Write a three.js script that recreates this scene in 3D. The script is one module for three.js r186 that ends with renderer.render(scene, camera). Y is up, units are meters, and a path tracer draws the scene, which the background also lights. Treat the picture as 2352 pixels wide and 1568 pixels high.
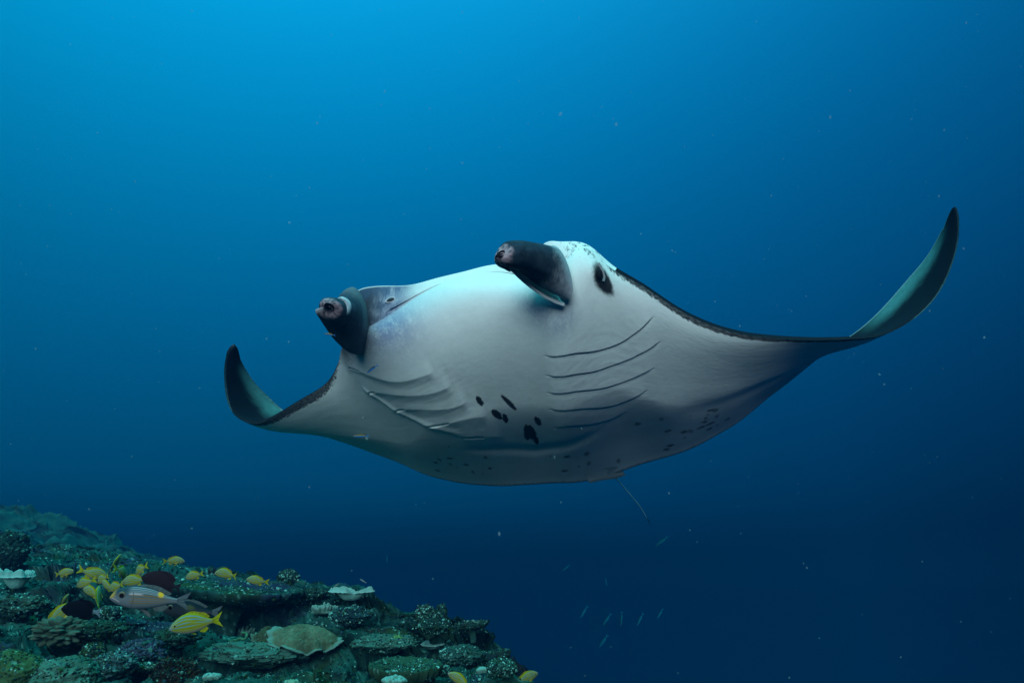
import * as THREE from 'three';
import { mergeGeometries } from 'three/addons/utils/BufferGeometryUtils.js';

// ---------------------------------------------------------------- camera, water light, sun, exposure
const PITCH = 18.5 * Math.PI / 180, FOV = 50, EYE = new THREE.Vector3(0, 1.5, 0);
const camera = new THREE.PerspectiveCamera(FOV, 1024 / 682, 0.05, 400);
camera.position.copy(EYE);
camera.rotation.x = PITCH;
camera.focus = 3.2;

const scene = new THREE.Scene();
const renderer = new THREE.WebGLRenderer({ antialias: true });
renderer.toneMapping = THREE.LinearToneMapping;
renderer.toneMappingExposure = 1;
renderer.shadowMap.enabled = true;

const clamp = (x, a = 0, b = 1) => Math.min(b, Math.max(a, x));
const lerp = (a, b, t) => a + (b - a) * t;
const smooth = (a, b, x) => { const t = clamp((x - a) / (b - a)); return t * t * (3 - 2 * t); };

// the open water, bright towards the surface and blue-black with depth: one smooth function of direction
const GLOW = new THREE.Vector3(-0.44, 0.72, -0.54).normalize();
const DEEP = [0.0002, 0.0072, 0.0250];
function water(d) {
  const g = Math.exp(-(1 - d.dot(GLOW)) * 7.0);
  const G = Math.exp(-4.427 - 0.698 * d.x + 3.583 * d.y - 0.907 * d.z + 0.154 * g);
  const B = Math.exp(-3.267 - 0.455 * d.x + 3.159 * d.y - 0.829 * d.z + 0.174 * g);
  const w = Math.exp(-(1 - d.y) * 20), low = smooth(0.14, 0, d.y);                                // the bright window of the surface straight above
  return [0.0002 + 1.1 * w, lerp(Math.max(.002, (G - .014) * 1.05) + 10.5 * w, DEEP[1], low), lerp(Math.max(.012, (B - .044) * 1.05) + 10 * w, DEEP[2], low)];
}
{
  const w = 1024, h = 512, data = new Float32Array(w * h * 4), d = new THREE.Vector3();
  for (let y = 0; y < h; y++) for (let x = 0; x < w; x++) {
    const el = ((y + 0.5) / h - 0.5) * Math.PI, az = ((x + 0.5) / w - 0.5) * 2 * Math.PI;
    d.set(Math.cos(el) * Math.cos(az), Math.sin(el), Math.cos(el) * Math.sin(az));
    const c = d.y < 0 ? DEEP : water(d), k = (y * w + x) * 4;
    data[k] = c[0]; data[k + 1] = c[1]; data[k + 2] = c[2]; data[k + 3] = 1;
  }
  const sky = new THREE.DataTexture(data, w, h, THREE.RGBAFormat, THREE.FloatType);
  sky.mapping = THREE.EquirectangularReflectionMapping;
  sky.magFilter = THREE.LinearFilter; sky.needsUpdate = true;
  scene.background = sky; scene.environment = sky;
}
const sun = new THREE.DirectionalLight(new THREE.Color().setRGB(0.76, 0.92, 1.0), 2.75);  // low behind the camera, standing in for the camera strobe as well as the sun
sun.position.set(-1.4, 6.3, 6.5); sun.target.position.set(0, 2.4, -3.5);
sun.castShadow = true; sun.shadow.radius = 75; sun.shadow.mapSize.set(2048, 2048);
Object.assign(sun.shadow.camera, { left: -6, right: 6, top: 6, bottom: -6, near: 0.5, far: 30 });
scene.add(sun, sun.target);
scene.fog = new THREE.FogExp2(new THREE.Color().setRGB(0.0, 0.36, 0.95), 0.006);

// ---------------------------------------------------------------- helpers
const TY = Math.tan(FOV / 2 * Math.PI / 180), ASPECT = 1024 / 682, CP = Math.cos(PITCH), SP = Math.sin(PITCH);
// a place in the water, given where it is seen (in a picture 2352 wide, 1568 high) and how far along the line of sight
function at(px, py, d, out = new THREE.Vector3()) {
  const x = (px - 1176) / 1176 * TY * ASPECT * d, y = (784 - py) / 784 * TY * d;
  return out.set(EYE.x + x, EYE.y + y * CP + d * SP, EYE.z + y * SP - d * CP);
}
const PX = (d) => TY * d / 784;                                     // metres per picture pixel at distance d
function rng(seed) { let a = seed >>> 0; return () => { a = (a + 0x6D2B79F5) | 0; let t = Math.imul(a ^ (a >>> 15), 1 | a); t = (t + Math.imul(t ^ (t >>> 7), 61 | t)) ^ t; return ((t ^ (t >>> 14)) >>> 0) / 4294967296; }; }
const PERM = new Uint8Array(512);
{ const r = rng(7), p = [...Array(256).keys()]; for (let i = 255; i > 0; i--) { const j = Math.floor(r() * (i + 1)); [p[i], p[j]] = [p[j], p[i]]; } for (let i = 0; i < 512; i++) PERM[i] = p[i & 255]; }
function noise(x, y, z = 0) {                                        // gradient noise, about -1..1
  const X = Math.floor(x), Y = Math.floor(y), Z = Math.floor(z); x -= X; y -= Y; z -= Z;
  const f = (t) => t * t * t * (t * (t * 6 - 15) + 10), u = f(x), v = f(y), w = f(z), xi = X & 255, yi = Y & 255, zi = Z & 255;
  const g = (h, a, b, c) => { h &= 15; const p = h < 8 ? a : b, q = h < 4 ? b : (h === 12 || h === 14 ? a : c); return ((h & 1) ? -p : p) + ((h & 2) ? -q : q); };
  const A = PERM[xi] + yi, AA = PERM[A] + zi, AB = PERM[A + 1] + zi, B = PERM[xi + 1] + yi, BA = PERM[B] + zi, BB = PERM[B + 1] + zi;
  const L = (t, a, b) => a + t * (b - a);
  return L(w, L(v, L(u, g(PERM[AA], x, y, z), g(PERM[BA], x - 1, y, z)), L(u, g(PERM[AB], x, y - 1, z), g(PERM[BB], x - 1, y - 1, z))),
    L(v, L(u, g(PERM[AA + 1], x, y, z - 1), g(PERM[BA + 1], x - 1, y, z - 1)), L(u, g(PERM[AB + 1], x, y - 1, z - 1), g(PERM[BB + 1], x - 1, y - 1, z - 1))));
}
function fbm(x, y, z, n = 4) { let a = 0, w = 1, t = 0; for (let i = 0; i < n; i++) { a += w * noise(x, y, z); t += w; w *= 0.5; x = x * 2.03 + 5.1; y = y * 2.03 + 1.7; z = z * 2.03 + 9.2; } return a / t; }
const mix3 = (a, b, t) => [lerp(a[0], b[0], t), lerp(a[1], b[1], t), lerp(a[2], b[2], t)];
function spline(xs, ys) {                                            // natural cubic spline
  const n = xs.length, y2 = new Float64Array(n), u = new Float64Array(n);
  for (let i = 1; i < n - 1; i++) {
    const sig = (xs[i] - xs[i - 1]) / (xs[i + 1] - xs[i - 1]), p = sig * y2[i - 1] + 2;
    y2[i] = (sig - 1) / p;
    u[i] = (6 * ((ys[i + 1] - ys[i]) / (xs[i + 1] - xs[i]) - (ys[i] - ys[i - 1]) / (xs[i] - xs[i - 1])) / (xs[i + 1] - xs[i - 1]) - sig * u[i - 1]) / p;
  }
  for (let i = n - 2; i >= 0; i--) y2[i] = y2[i] * y2[i + 1] + u[i];
  return (x) => {
    let lo = 0, hi = n - 1; while (hi - lo > 1) { const m = (lo + hi) >> 1; if (xs[m] > x) hi = m; else lo = m; }
    const h = xs[hi] - xs[lo], a = (xs[hi] - x) / h, b = (x - xs[lo]) / h;
    return a * ys[lo] + b * ys[hi] + ((a * a * a - a) * y2[lo] + (b * b * b - b) * y2[hi]) * h * h / 6;
  };
}
const names = new Map();
function numbered(name) { const n = names.get(name) ?? 0; names.set(name, n + 1); return n ? `${name}_${String(n).padStart(3, '0')}` : name; }
function tag(o, label, category, group, kind) { o.userData = { label }; if (category) o.userData.category = category; if (group) o.userData.group = group; if (kind) o.userData.kind = kind; return o; }
function meshOf(name, geometry, material, parent) { const m = new THREE.Mesh(geometry, material); m.name = parent === scene ? numbered(name) : name; m.castShadow = m.receiveShadow = true; parent.add(m); return m; }
function groupAt(name, p) { const g = new THREE.Group(); g.name = numbered(name); g.position.copy(p); scene.add(g); return g; }
function colored(geometry, fn) {                                     // a linear colour per vertex, fn(x, y, z, i) -> [r, g, b]
  const p = geometry.attributes.position, c = new Float32Array(p.count * 3);
  for (let i = 0; i < p.count; i++) c.set(fn(p.getX(i), p.getY(i), p.getZ(i), i), i * 3);
  geometry.setAttribute('color', new THREE.BufferAttribute(c, 3)); return geometry;
}
// a sheet of nu x nv points: fn(i, j) -> Vector3-like array; wrapU / wrapV close it
function sheet(nu, nv, fn, wrapV = false, flip = false) {
  const pos = new Float32Array(nu * nv * 3), idx = [];
  for (let i = 0; i < nu; i++) for (let j = 0; j < nv; j++) { const p = fn(i, j); const k = (i * nv + j) * 3; pos[k] = p[0]; pos[k + 1] = p[1]; pos[k + 2] = p[2]; }
  const mv = wrapV ? nv : nv - 1;
  for (let i = 0; i < nu - 1; i++) for (let j = 0; j < mv; j++) {
    const a = i * nv + j, b = i * nv + (j + 1) % nv, c = (i + 1) * nv + j, d = (i + 1) * nv + (j + 1) % nv;
    if (flip) idx.push(a, b, c, b, d, c); else idx.push(a, c, b, b, c, d);
  }
  const g = new THREE.BufferGeometry();
  g.setAttribute('position', new THREE.BufferAttribute(pos, 3)); g.setIndex(new THREE.BufferAttribute(new Uint32Array(idx), 1)); g.computeVertexNormals();
  return g;
}

// ---------------------------------------------------------------- the manta ray
// one row per station from the far wing tip over the head to the near wing tip:
// leading edge (x, y, depth), trailing edge (x, y, depth), belly bulge (m), bow of the chord (x, y), body thickness (m), jaw roll (m)
const ST = [
  [537, 791, 4.08, 540, 793, 4.08, 0, 0, 0, .010, 0],
  [519, 822, 4.03, 552, 824, 4.16, 0, -2, 3, .014, 0],
  [515, 872, 4.00, 581, 873, 4.28, 0, -4, 6, .016, 0],
  [523, 924, 3.97, 622, 916, 4.38, 0, -6, 8, .02, 0],
  [548, 961, 3.94, 660, 950, 4.44, 0, -8, 14, .024, 0],
  [592, 972, 3.91, 703, 980, 4.46, .005, -6, 16, .03, 0],
  [642, 950, 3.86, 752, 1004, 4.44, .02, 0, 12, .035, 0],
  [694, 917, 3.80, 808, 1023, 4.41, .04, 2, 7, .045, 0],
  [738, 890, 3.72, 866, 1044, 4.37, .08, 4, 4, .06, 0],
  [764, 862, 3.63, 922, 1065, 4.33, .10, 5, 2, .08, 0],
  [779, 828, 3.52, 972, 1088, 4.30, .13, 4, 0, .12, .01],
  [787, 796, 3.40, 1018, 1101, 4.27, .16, 0, 0, .17, .02],
  [815, 770, 3.27, 1058, 1109, 4.24, .19, 0, 0, .22, .04],
  [858, 745, 3.18, 1094, 1113, 4.20, .21, 0, 0, .26, .07],
  [903, 718, 3.14, 1124, 1115, 4.16, .23, 0, 0, .28, .09],
  [948, 687, 3.12, 1151, 1116, 4.13, .25, 0, 0, .29, .10],
  [1004, 655, 3.10, 1177, 1115, 4.10, .26, 0, 0, .30, .10],
  [1070, 632, 3.07, 1207, 1113, 4.08, .27, 0, 0, .30, .10],
  [1138, 624, 3.03, 1242, 1111, 4.05, .27, 0, 0, .30, .10],
  [1200, 634, 2.98, 1280, 1109, 4.02, .26, 0, 0, .30, .09],
  [1252, 636, 2.92, 1320, 1108, 4.00, .25, 0, 0, .29, .06],
  [1290, 606, 2.90, 1362, 1102, 3.97, .24, 0, 0, .27, .05],
  [1318, 577, 2.90, 1405, 1090, 3.94, .23, 0, 0, .25, .05],
  [1352, 572, 2.91, 1452, 1073, 3.91, .21, 0, 0, .21, .05],
  [1390, 604, 2.92, 1503, 1057, 3.88, .18, 0, 0, .17, .04],
  [1428, 631, 2.94, 1553, 1043, 3.84, .16, 0, 0, .13, .02],
  [1480, 660, 2.97, 1603, 1023, 3.81, .14, 0, 0, .10, .01],
  [1540, 700, 3.01, 1652, 996, 3.77, .12, 0, 0, .08, 0],
  [1608, 737, 3.04, 1702, 965, 3.73, .10, 0, 0, .065, 0],
  [1696, 766, 3.06, 1757, 920, 3.69, .08, 2, 2, .055, 0],
  [1792, 778, 3.07, 1812, 878, 3.65, .06, 4, 2, .045, 0],
  [1884, 781, 3.07, 1866, 834, 3.61, .03, 4, 6, .035, 0],
  [1962, 778, 3.06, 1922, 792, 3.57, .012, 6, 16, .03, 0],
  [2032, 768, 3.04, 1980, 751, 3.53, 0, 8, 12, .026, 0],
  [2100, 731, 3.02, 2036, 697, 3.47, 0, 8, 6, .022, 0],
  [2148, 684, 3.01, 2084, 642, 3.40, 0, 6, 4, .02, 0],
  [2180, 626, 3.01, 2130, 586, 3.30, 0, 4, 2, .018, 0],
  [2202, 545, 3.03, 2164, 526, 3.20, 0, 2, 0, .014, 0],
  [2197, 476, 3.07, 2190, 475, 3.09, 0, 0, 0, .008, 0],
];
const NST = ST.length - 1, IDX = ST.map((_, i) => i);
const COL = ST[0].map((_, c) => spline(IDX, ST.map((r) => r[c])));
const BULGE = spline([0, .1, .25, .42, .6, .74, .84, .92, 1], [0, .40, .80, 1, 1, .86, .60, .30, 0]);
function ventral(s, v, out, back = false) {                                        // the clean underside, before gills and other relief
  const q = COL.map((f) => f(s)), b = Math.sin(Math.PI * v);
  const e = s < 1 ? 1 - s : s > NST - 1 ? s - NST + 1 : -1;           // rounded wing tips
  if (e >= 0) { const w1 = s < 1 ? 33 : 38, w = Math.max(.5, Math.hypot(q[3] - q[0], q[4] - q[1])), k = Math.max(.06, Math.sqrt(Math.max(0, 1 - Math.pow(e, 1.25)))) * w1 / w; for (const c of [0, 1, 2]) { const m = (q[c] + q[c + 3]) / 2, h = (q[c + 3] - q[c]) / 2 * k; q[c] = m - h; q[c + 3] = m + h; } }
  const x = lerp(q[0], q[3], v) + q[7] * b, y = lerp(q[1], q[4], v) + q[8] * b;
  const tip = smooth(29, 33, s) + smooth(6, 3, s), deep = 0.92 + 0.08 * tip;
  const turn = lerp(0.30, 0.20, smooth(22, 27, s));
  const w = lerp((1 - turn) * v + turn * smooth(0.62 + 0.14 * smooth(22.5, 27, s) + 0.10 * smooth(13, 10, s), 1.06, v), v, tip);
  if (back) return at(x, y, lerp(q[2], q[2] + (q[5] - q[2]) * deep, w) + q[10] * (1 - v), out);     // the plain chord that the back is built on
  const d = lerp(q[2], q[2] + (q[5] - q[2]) * deep, w) - q[6] * BULGE(v) + q[10] * Math.exp(-v / 0.05);
  return at(x, y, d, out);
}
const MC = new THREE.Vector3();                                       // the ray's own origin: the middle of its belly
ventral(18, 0.5, MC);
const manta = groupAt('manta_ray', MC);
tag(manta, 'giant black and white manta ray gliding above the reef with its white belly showing', 'manta ray');
// the crest of the upper jaw and head above the leading edge: station -> (x, y, depth) from the edge
const CREST = [[0, 0, -1, .01], [6, 0, -3, .02], [9, 1, -4, .03], [10, 6, -22, .05], [11, 18, -78, .06], [12, 2, -100, .06], [13, 2, -88, .06], [14, 0, -62, .06], [15, 0, -34, .05], [16, 0, -17, .04], [17, 0, -10, .03], [18, 0, -17, .03], [19, 0, -34, .04],
  [20, -4, -76, .06], [21, -8, -52, .06], [22, -2, -23, .05], [23, 2, -8, .04], [24, 4, -6, .04], [26, 1, -6, .04], [30, 0, -5, .03], [34, 0, -2, .02], [38, 0, 0, .01]];
const CR = [1, 2, 3].map((c) => spline(CREST.map((r) => r[0]), CREST.map((r) => r[c])));
// gill slits as (station, chord) lines on the underside, front to back
const GILLS = {
  near: [[[19.5, .38], [20.5, .399], [21.81, .447], [23.07, .451], [24.48, .356], [25.38, .271], [25.99, .182]], [[19.42, .476], [20.58, .498], [21.87, .537], [23.11, .531], [24.41, .464], [25.47, .39], [25.93, .342]],
    [[19.32, .561], [20.45, .574], [21.7, .611], [22.9, .624], [24.11, .577], [25.23, .517]], [[19.3, .642], [20.56, .66], [21.78, .696], [22.94, .71], [23.85, .68], [24.52, .643]], [[19.38, .731], [19.97, .726], [20.91, .745], [21.89, .763], [22.6, .765], [23.27, .75]]],
  far: [[[10.4, .10], [11.04, .183], [12.05, .297], [13.23, .342], [14.37, .353]], [[10.37, .301], [11.22, .348], [12.53, .415], [13.76, .447], [14.87, .454]], [[11.33, .482], [12.05, .494], [13.64, .538], [14.68, .554], [15.34, .553]],
    [[12.39, .612], [13.32, .624], [14.53, .626], [16.04, .649]], [[14.09, .72], [15.45, .741], [16.55, .759]]],
};
for (const k in GILLS) GILLS[k] = GILLS[k].map((l) => ({ at: spline(l.map((p) => p[0]), l.map((p) => p[1])), s0: l[0][0], s1: l[l.length - 1][0] }));
// the open slits themselves: narrow grooves, deep in the middle and running out at the ends
function groove(g, far, s, v) {
  const e = far ? [.35, 1.1][+(g.s0 > 12)] : 0, s1 = far ? g.s0 + e + .25 : g.s1; if (s < g.s0 - .1 || s > s1) return 0;
  const dv = (v - g.at(clamp(s, g.s0, g.s1)) - .002) / (far ? .0045 : .0028); if (Math.abs(dv) > 3) return 0;
  return .013 * Math.pow(Math.sin(Math.PI * clamp((s - g.s0 + .1) / (s1 - g.s0 + .1))), .5) * Math.exp(-dv * dv);
}
function gillRelief(s, v, grooves = 1) {
  let h = 0;
  for (const k in GILLS) {
    const far = k === 'far', amp = far ? 0.0095 : 0.0034, reach = far ? 0.10 : 0.075;
    for (const g of GILLS[k]) {
      if (s < g.s0 - .5 || s > g.s1 + .5) continue;
      const w = smooth(g.s0 - (far ? .5 : .12), g.s0 + .35, s) * smooth(g.s1 + .12, g.s1 - (far ? .3 : .5), s); if (!w) continue;
      h -= grooves * groove(g, far, s, v);
      const t = (g.at(clamp(s, g.s0, g.s1)) - v) / reach;                     // 0 at the slit, growing forward over the flap
      if (t >= 0 && t < 1.6) h += amp * w * Math.pow(Math.max(0, 1 - t / 1.6), far ? 1.4 : 2.2);
      else if (far && t < 0 && t > -0.6) h += amp * w * Math.pow(1 + t / 0.6, 1.6);
      else if (t < 0 && t > -0.45) h += amp * w * (t > -.12 ? lerp(1, -.5, smooth(0, -.12, t)) : -.5 * Math.pow(1 + (t + .12) / .33, 2));
    }
  }
  return h;
}
const P0 = (s, v) => ventral(clamp(s, 0, NST), clamp(v, 0, 1), new THREE.Vector3());
const UPV = (() => {                                                  // direction from belly to back, per station
  const up = [];
  for (let i = 0; i <= NST; i++) { const s = clamp(i, 0.4, NST - 0.4), e = 0.3; up.push(P0(s + e, .5).sub(P0(s - e, .5)).cross(P0(s, .9).sub(P0(s, .1))).normalize()); }
  const f = [0, 1, 2].map((k) => spline(IDX, up.map((u, i) => (up[Math.max(0, i - 1)].getComponent(k) + 2 * u.getComponent(k) + up[Math.min(NST, i + 1)].getComponent(k)) / 4)));
  return (s) => new THREE.Vector3(f[0](s), f[1](s), f[2](s)).normalize();
})();
const ellip = (s, v, s0, v0, rs, rv, n = 0.3, f = 60) => { const a = (s - s0) / rs, b = (v - v0) / rv; if (a * a + b * b > 4) return 0; return 1 - Math.sqrt(a * a + b * b) * (1 + n * noise(s * f * 0.1 * 3, v * f, 3.3) + n * 0.6 * noise(s * f * 0.8, v * f * 2.4, 1.3)); };
function belly(s, v, grooves = 1) {                                               // the underside's relief, in metres along its outward normal
  let h = gillRelief(s, v, grooves);
  h += 0.030 * Math.exp(-Math.pow((s - 23.3) / 0.75, 2) - Math.pow((v - 0.085) / 0.06, 2));        // the eye's bulge
  h -= 0.014 * Math.exp(-Math.pow((s - 23.75) / 0.25, 2) - Math.pow((v - 0.09) / 0.035, 2));
  const lat = spline([10.3, 11.33, 12.39, 14.1], [.27, .47, .60, .70]); h += .008 * Math.exp(-Math.pow((v - lat(clamp(s, 10.3, 14.1))) / .022, 2)) * smooth(10, 10.6, s) * smooth(14.4, 13.6, s);
  const cre = 0.845 - 0.012 * Math.abs(s - 18);
  h -= 0.016 * Math.exp(-Math.pow((v - cre) / 0.018, 2)) * smooth(13, 16, s) * smooth(22.5, 19, s);    // the crease behind the body
  h -= 0.009 * Math.exp(-Math.pow((v - 0.80) / 0.05, 2)) * smooth(25, 27, s) * smooth(31, 29, s);
  h += 0.004 * Math.exp(-Math.pow((v - 0.93) / 0.05, 2)) * smooth(11, 14, s) * smooth(30, 26, s);
  h += 0.0009 * fbm(s * 1.1, v * 9, 5, 3);
  h += 0.0010 * fbm(s * .7 + v * 9, v * 34, 21, 3) * smooth(.30, .40, v) * smooth(.80, .72, v) * (smooth(19, 20, s) * smooth(25.6, 24, s) + smooth(10, 11.5, s) * smooth(16.4, 15, s));
  h += 0.00035 * fbm(s * 5, v * 45, 25, 2);
  return h;
}
const SMALL = [[12.82, .76], [12.39, .833], [11.34, .867], [12.18, .872], [12.52, .892], [13.18, .875], [11.08, .93], [13.37, .918], [14.03, .929], [14.79, .902], [14.84, .845], [11.73, .844], [18.87, .87], [19.79, .872], [20.83, .875], [20.91, .919], [20.36, .923], [19.53, .938],
  [23.64, .811], [24.81, .8], [26.09, .822], [24.96, .868], [25.61, .893], [25.9, .902], [25.56, .924], [24.87, .944], [24.64, .959], [22.43, .948], [25.71, .898], [26.4, .903], [26.61, .879], [26.68, .863], [26.83, .847], [27.02, .827], [27.21, .838], [27.17, .875], [27.04, .933], [26.81, .904], [26.67, .932], [27.54, .926]];
const BIGSPOT = [[15.96, .575, .15, .027, 2], [17.32, .612, .15, .042, 6], [16.58, .657, .21, .030, 5], [16.94, .682, .15, .024, 0], [18.53, .704, .19, .023, 2], [18.02, .757, .34, .038, 2], [18.25, .795, .15, .022, 0], [17.8, .775, .14, .02, 0]];
const WHITE = [.64, .78, .76], INK = [.008, .011, .014], SMOKE = [.15, .22, .35];  // WHITE carries a blue-green tint standing in for green light in the water
function skinColor(s, v, side, t = 0) {                                     // side: 0 belly, 1 back, 2 the face of the upper jaw
  const n1 = fbm(s * 2.2, v * 22, 2, 4), n2 = noise(s * 30, v * 300, 8), n3 = fbm(s * 9, v * 70, 4, 3);
  const fleck = smooth(.62, .72, noise(s * 11, v * 110, 15)) * .35 * smooth(0, .3, noise(s * 1.5, v * 12, 30)), broad = fbm(s * .55, v * 5, 12, 3);
  let c = WHITE.map((x) => x * (1 + 0.07 * n1 + 0.045 * n2 + 0.05 * n3 + .10 * broad) * (1 - fleck));
  const ink = (m, col = INK) => { m = clamp(m); if (m > 0) c = mix3(c, col, m); };
  if (side === 1) {
    const pale = Math.max(smooth(32.6, 34.2, s) * smooth(37.4, 36, s), smooth(4.4, 3.4, s) * smooth(1.0, 1.8, s)) * smooth(.54 + .14 * n1, .86 + .14 * n1, v) * smooth(1, .95, v);
    c = mix3(INK, [.08, .24, .235], clamp(pale * (0.85 + 0.5 * n1 + .25 * n3)));  // teal centre of the tips: cyan light from above, painted into the skin
    const rim = smooth(.05, .02, v) * smooth(9, 11, s) * smooth(24.5, 23, s);
    return mix3(c, WHITE, rim);
  }
  if (side === 2) {
    const m1 = fbm(s * 2.4, t * 3, 7, 4), m2 = noise(s * 16, t * 18, 2);
    if (s > 8 && s < 17) { ink(0.95 * smooth(15.6, 14.2, s + .5 * m1) * (0.9 + 0.5 * m1 + .25 * m2), [.12, .19, .30]); ink(smooth(13.9 + 1.1 * m1 + .4 * m2, 12.7, s) * .94, [.025, .04, .05]); ink(.6 * smooth(.72, .95, t + .3 * m1 + .1 * m2) * smooth(15.5, 14, s), [.05, .12, .20]); }
    if (s > 20.2 && s < 25) ink(smooth(.05, .4, m1 * 1.2 + .5 * m2 - Math.abs(s - 22.3) * .12 + .05) * .9, [.03, .05, .06]);
    if (s < 9.5 || s > 24.6) ink(1, INK);
    return c;
  }
  // dark ragged margin along the leading edge of the wings
  const rag = 0.020 * noise(s * 9, v * 40, 1) + 0.012 * noise(s * 31, v * 110, 6);
  const wR = .012 + .05 * smooth(24, 28.5, s) + .6 * smooth(34.6, 36, s), wL = .10 * smooth(9.9, 7, s) + .9 * smooth(4.5, 3.6, s);
  if (s > 23.9) ink(smooth(wR + rag + .012, wR + rag - .004, v) * smooth(23.9, 24.4, s) * (0.9 + 0.25 * n3));
  if (s < 10.2) ink(smooth(wL + 1.6 * rag + .02, wL + 1.6 * rag - .01, v) * (0.88 + 0.3 * n3));
  if (v > .985) ink(smooth(.988, .998, v + .006 * n3) * .6);
  for (const [a, b, rs, rv, k] of BIGSPOT) if (Math.abs(s - a) < 1 && Math.abs(v - b) < .08) ink(smooth(0, .16, ellip(s - k * (v - b), v, a, b, rs, rv, .22)), [.022, .030, .036]);
  if (v > .74) for (let i = 0; i < SMALL.length; i++) { const [a, b] = SMALL[i]; if (Math.abs(s - a) < .4 && Math.abs(v - b) < .04) ink((.45 + .12 * ((i * 3) % 4)) * smooth(0, .5, ellip(s, v, a, b, .10 + .045 * ((i * 7) % 4), .006 + .002 * ((i * 5) % 4), .5)), [.03, .045, .05]); }
  // smoky pigment round the corners of the mouth
  const streak = .68 + .6 * fbm(s * 3, v * 16, 9, 4) + .35 * noise(s * 26, v * 60, 3) + .3 * n2;
  ink(.95 * Math.exp(-Math.pow((s - 13.4) / 1.8, 2) - Math.pow((v - .05) / .17, 2)) * clamp(streak + .25), SMOKE);
  ink(.80 * Math.exp(-Math.pow((s - 19.5) / .95, 2) - Math.pow((v - .15) / .085, 2)) * clamp(streak), SMOKE);
  ink(.7 * Math.exp(-Math.pow((s - 20.6) / 1.0, 2) - Math.pow((v - .25) / .07, 2)) * clamp(streak), SMOKE);
  ink(.92 * smooth(13.5, 11.8, s + .5 * n3) * smooth(9.9, 10.9, s) * smooth(.17, .02, v + .04 * n3), [.04, .055, .065]);
  // round the eye, and the mottled top of the head
  ink(smooth(.04, .42, ellip(s, v, 23.5, .110, .80, .098, .12, 20) + .10 * n3) * .98, INK);
  if (s > 20.6 && s < 24.4 && v < .06) ink(smooth(.1, .45, n1 * .9 + .6 * n3 + .12 - v * 5) * .85, [.03, .06, .07]);
  return c;
}
{
  const NS = 860, NV = 440, ND = 44, NF = 16, NR = NV + ND + NF;
  const vOf = (j) => { const t = j / (NV - 1); return t * (0.5 + 0.5 * Math.min(1, t * 2.2)); };
  const S = new Float32Array(NS * NR), Vv = new Float32Array(NS * NR), side = new Uint8Array(NS * NR), e = new THREE.Vector3(), f = new THREE.Vector3();
  let row = -1, U, L, C;
  const sOf = (i) => i / (NS - 1) * NST;
  const g = sheet(NS, NR, (i, j) => {
    const s = sOf(i), k = i * NR + j; S[k] = s;
    if (row !== i) {
      row = i; U = UPV(s); L = P0(s, 0);
      const q = COL.map((c) => c(s)); C = at(q[0] + CR[0](s), q[1] + CR[1](s), q[2] + q[10] + CR[2](s), e).clone().sub(L);
    }
    let p;
    if (j < NV) { const v = vOf(j); Vv[k] = v; p = P0(s, v).addScaledVector(U, -belly(s, v)); }
    else if (j < NV + ND) {
      const t = 1 - (j - NV + 1) / (ND + 1), v = t * t; Vv[k] = v; side[k] = 1;
      p = ventral(s, v, new THREE.Vector3(), true).addScaledVector(U, COL[9](s) * 1.7 * Math.pow(v, .5 + .5 * smooth(10.5, 12, s) * smooth(24.5, 22, s)) * Math.pow(1 - v, 0.8)).addScaledVector(C, Math.pow(1 - v, 3));
    } else {
      const t = 1 - (j - NV - ND + 0.5) / NF; side[k] = 2; Vv[k] = 0;                  // from the crest down to the lip
      const mouth = smooth(13.4, 14.0, s) * smooth(20.6, 19.6, s);
      p = L.clone().addScaledVector(C, t).addScaledVector(U, 0.020 * mouth * Math.exp(-Math.pow((t - .12) / .07, 2)) - 0.02 * Math.sin(Math.PI * t) * smooth(10, 12, s) * smooth(24, 22, s));
    }
    return [p.x - MC.x, p.y - MC.y, p.z - MC.z];
  }, true, false);
  colored(g, (x, y, z, k) => skinColor(S[k], Vv[k], side[k], 1 - (k % NR - NV - ND + .5) / NF));
  const skin = new THREE.MeshPhysicalMaterial({ ior: 1.07, vertexColors: true, roughness: 0.5, specularIntensity: 0.2 });
  meshOf('body', g, skin, manta);
}
{ // the nostril between the far head fin and the mouth
  const s = 13.9, q = COL.map((c) => c(s)), c = at(q[0] + CR[0](s), q[1] + CR[1](s), q[2] + q[10] + CR[2](s)), l = P0(s, 0), p = l.lerp(c, .52).sub(MC), n = UPV(s);
  const hole = new THREE.SphereGeometry(.012, 20, 12); hole.scale(1.5, .45, .5); hole.rotateZ(.35); hole.translate(p.x - n.x * .010, p.y - n.y * .010, p.z - n.z * .010 + .008);
  meshOf('nostril', hole, new THREE.MeshStandardMaterial({ color: new THREE.Color().setRGB(.02, .035, .04), roughness: 1 }), manta);
  const rim = new THREE.TorusGeometry(.017, .0045, 8, 30); rim.scale(1.25, .6, .6); rim.rotateZ(.35); rim.translate(p.x - n.x * .008, p.y - n.y * .008, p.z - n.z * .008 + .006);
  meshOf('nostril_rim', rim, new THREE.MeshStandardMaterial({ color: new THREE.Color().setRGB(.40, .47, .52), roughness: 1 }), manta);
}
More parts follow.
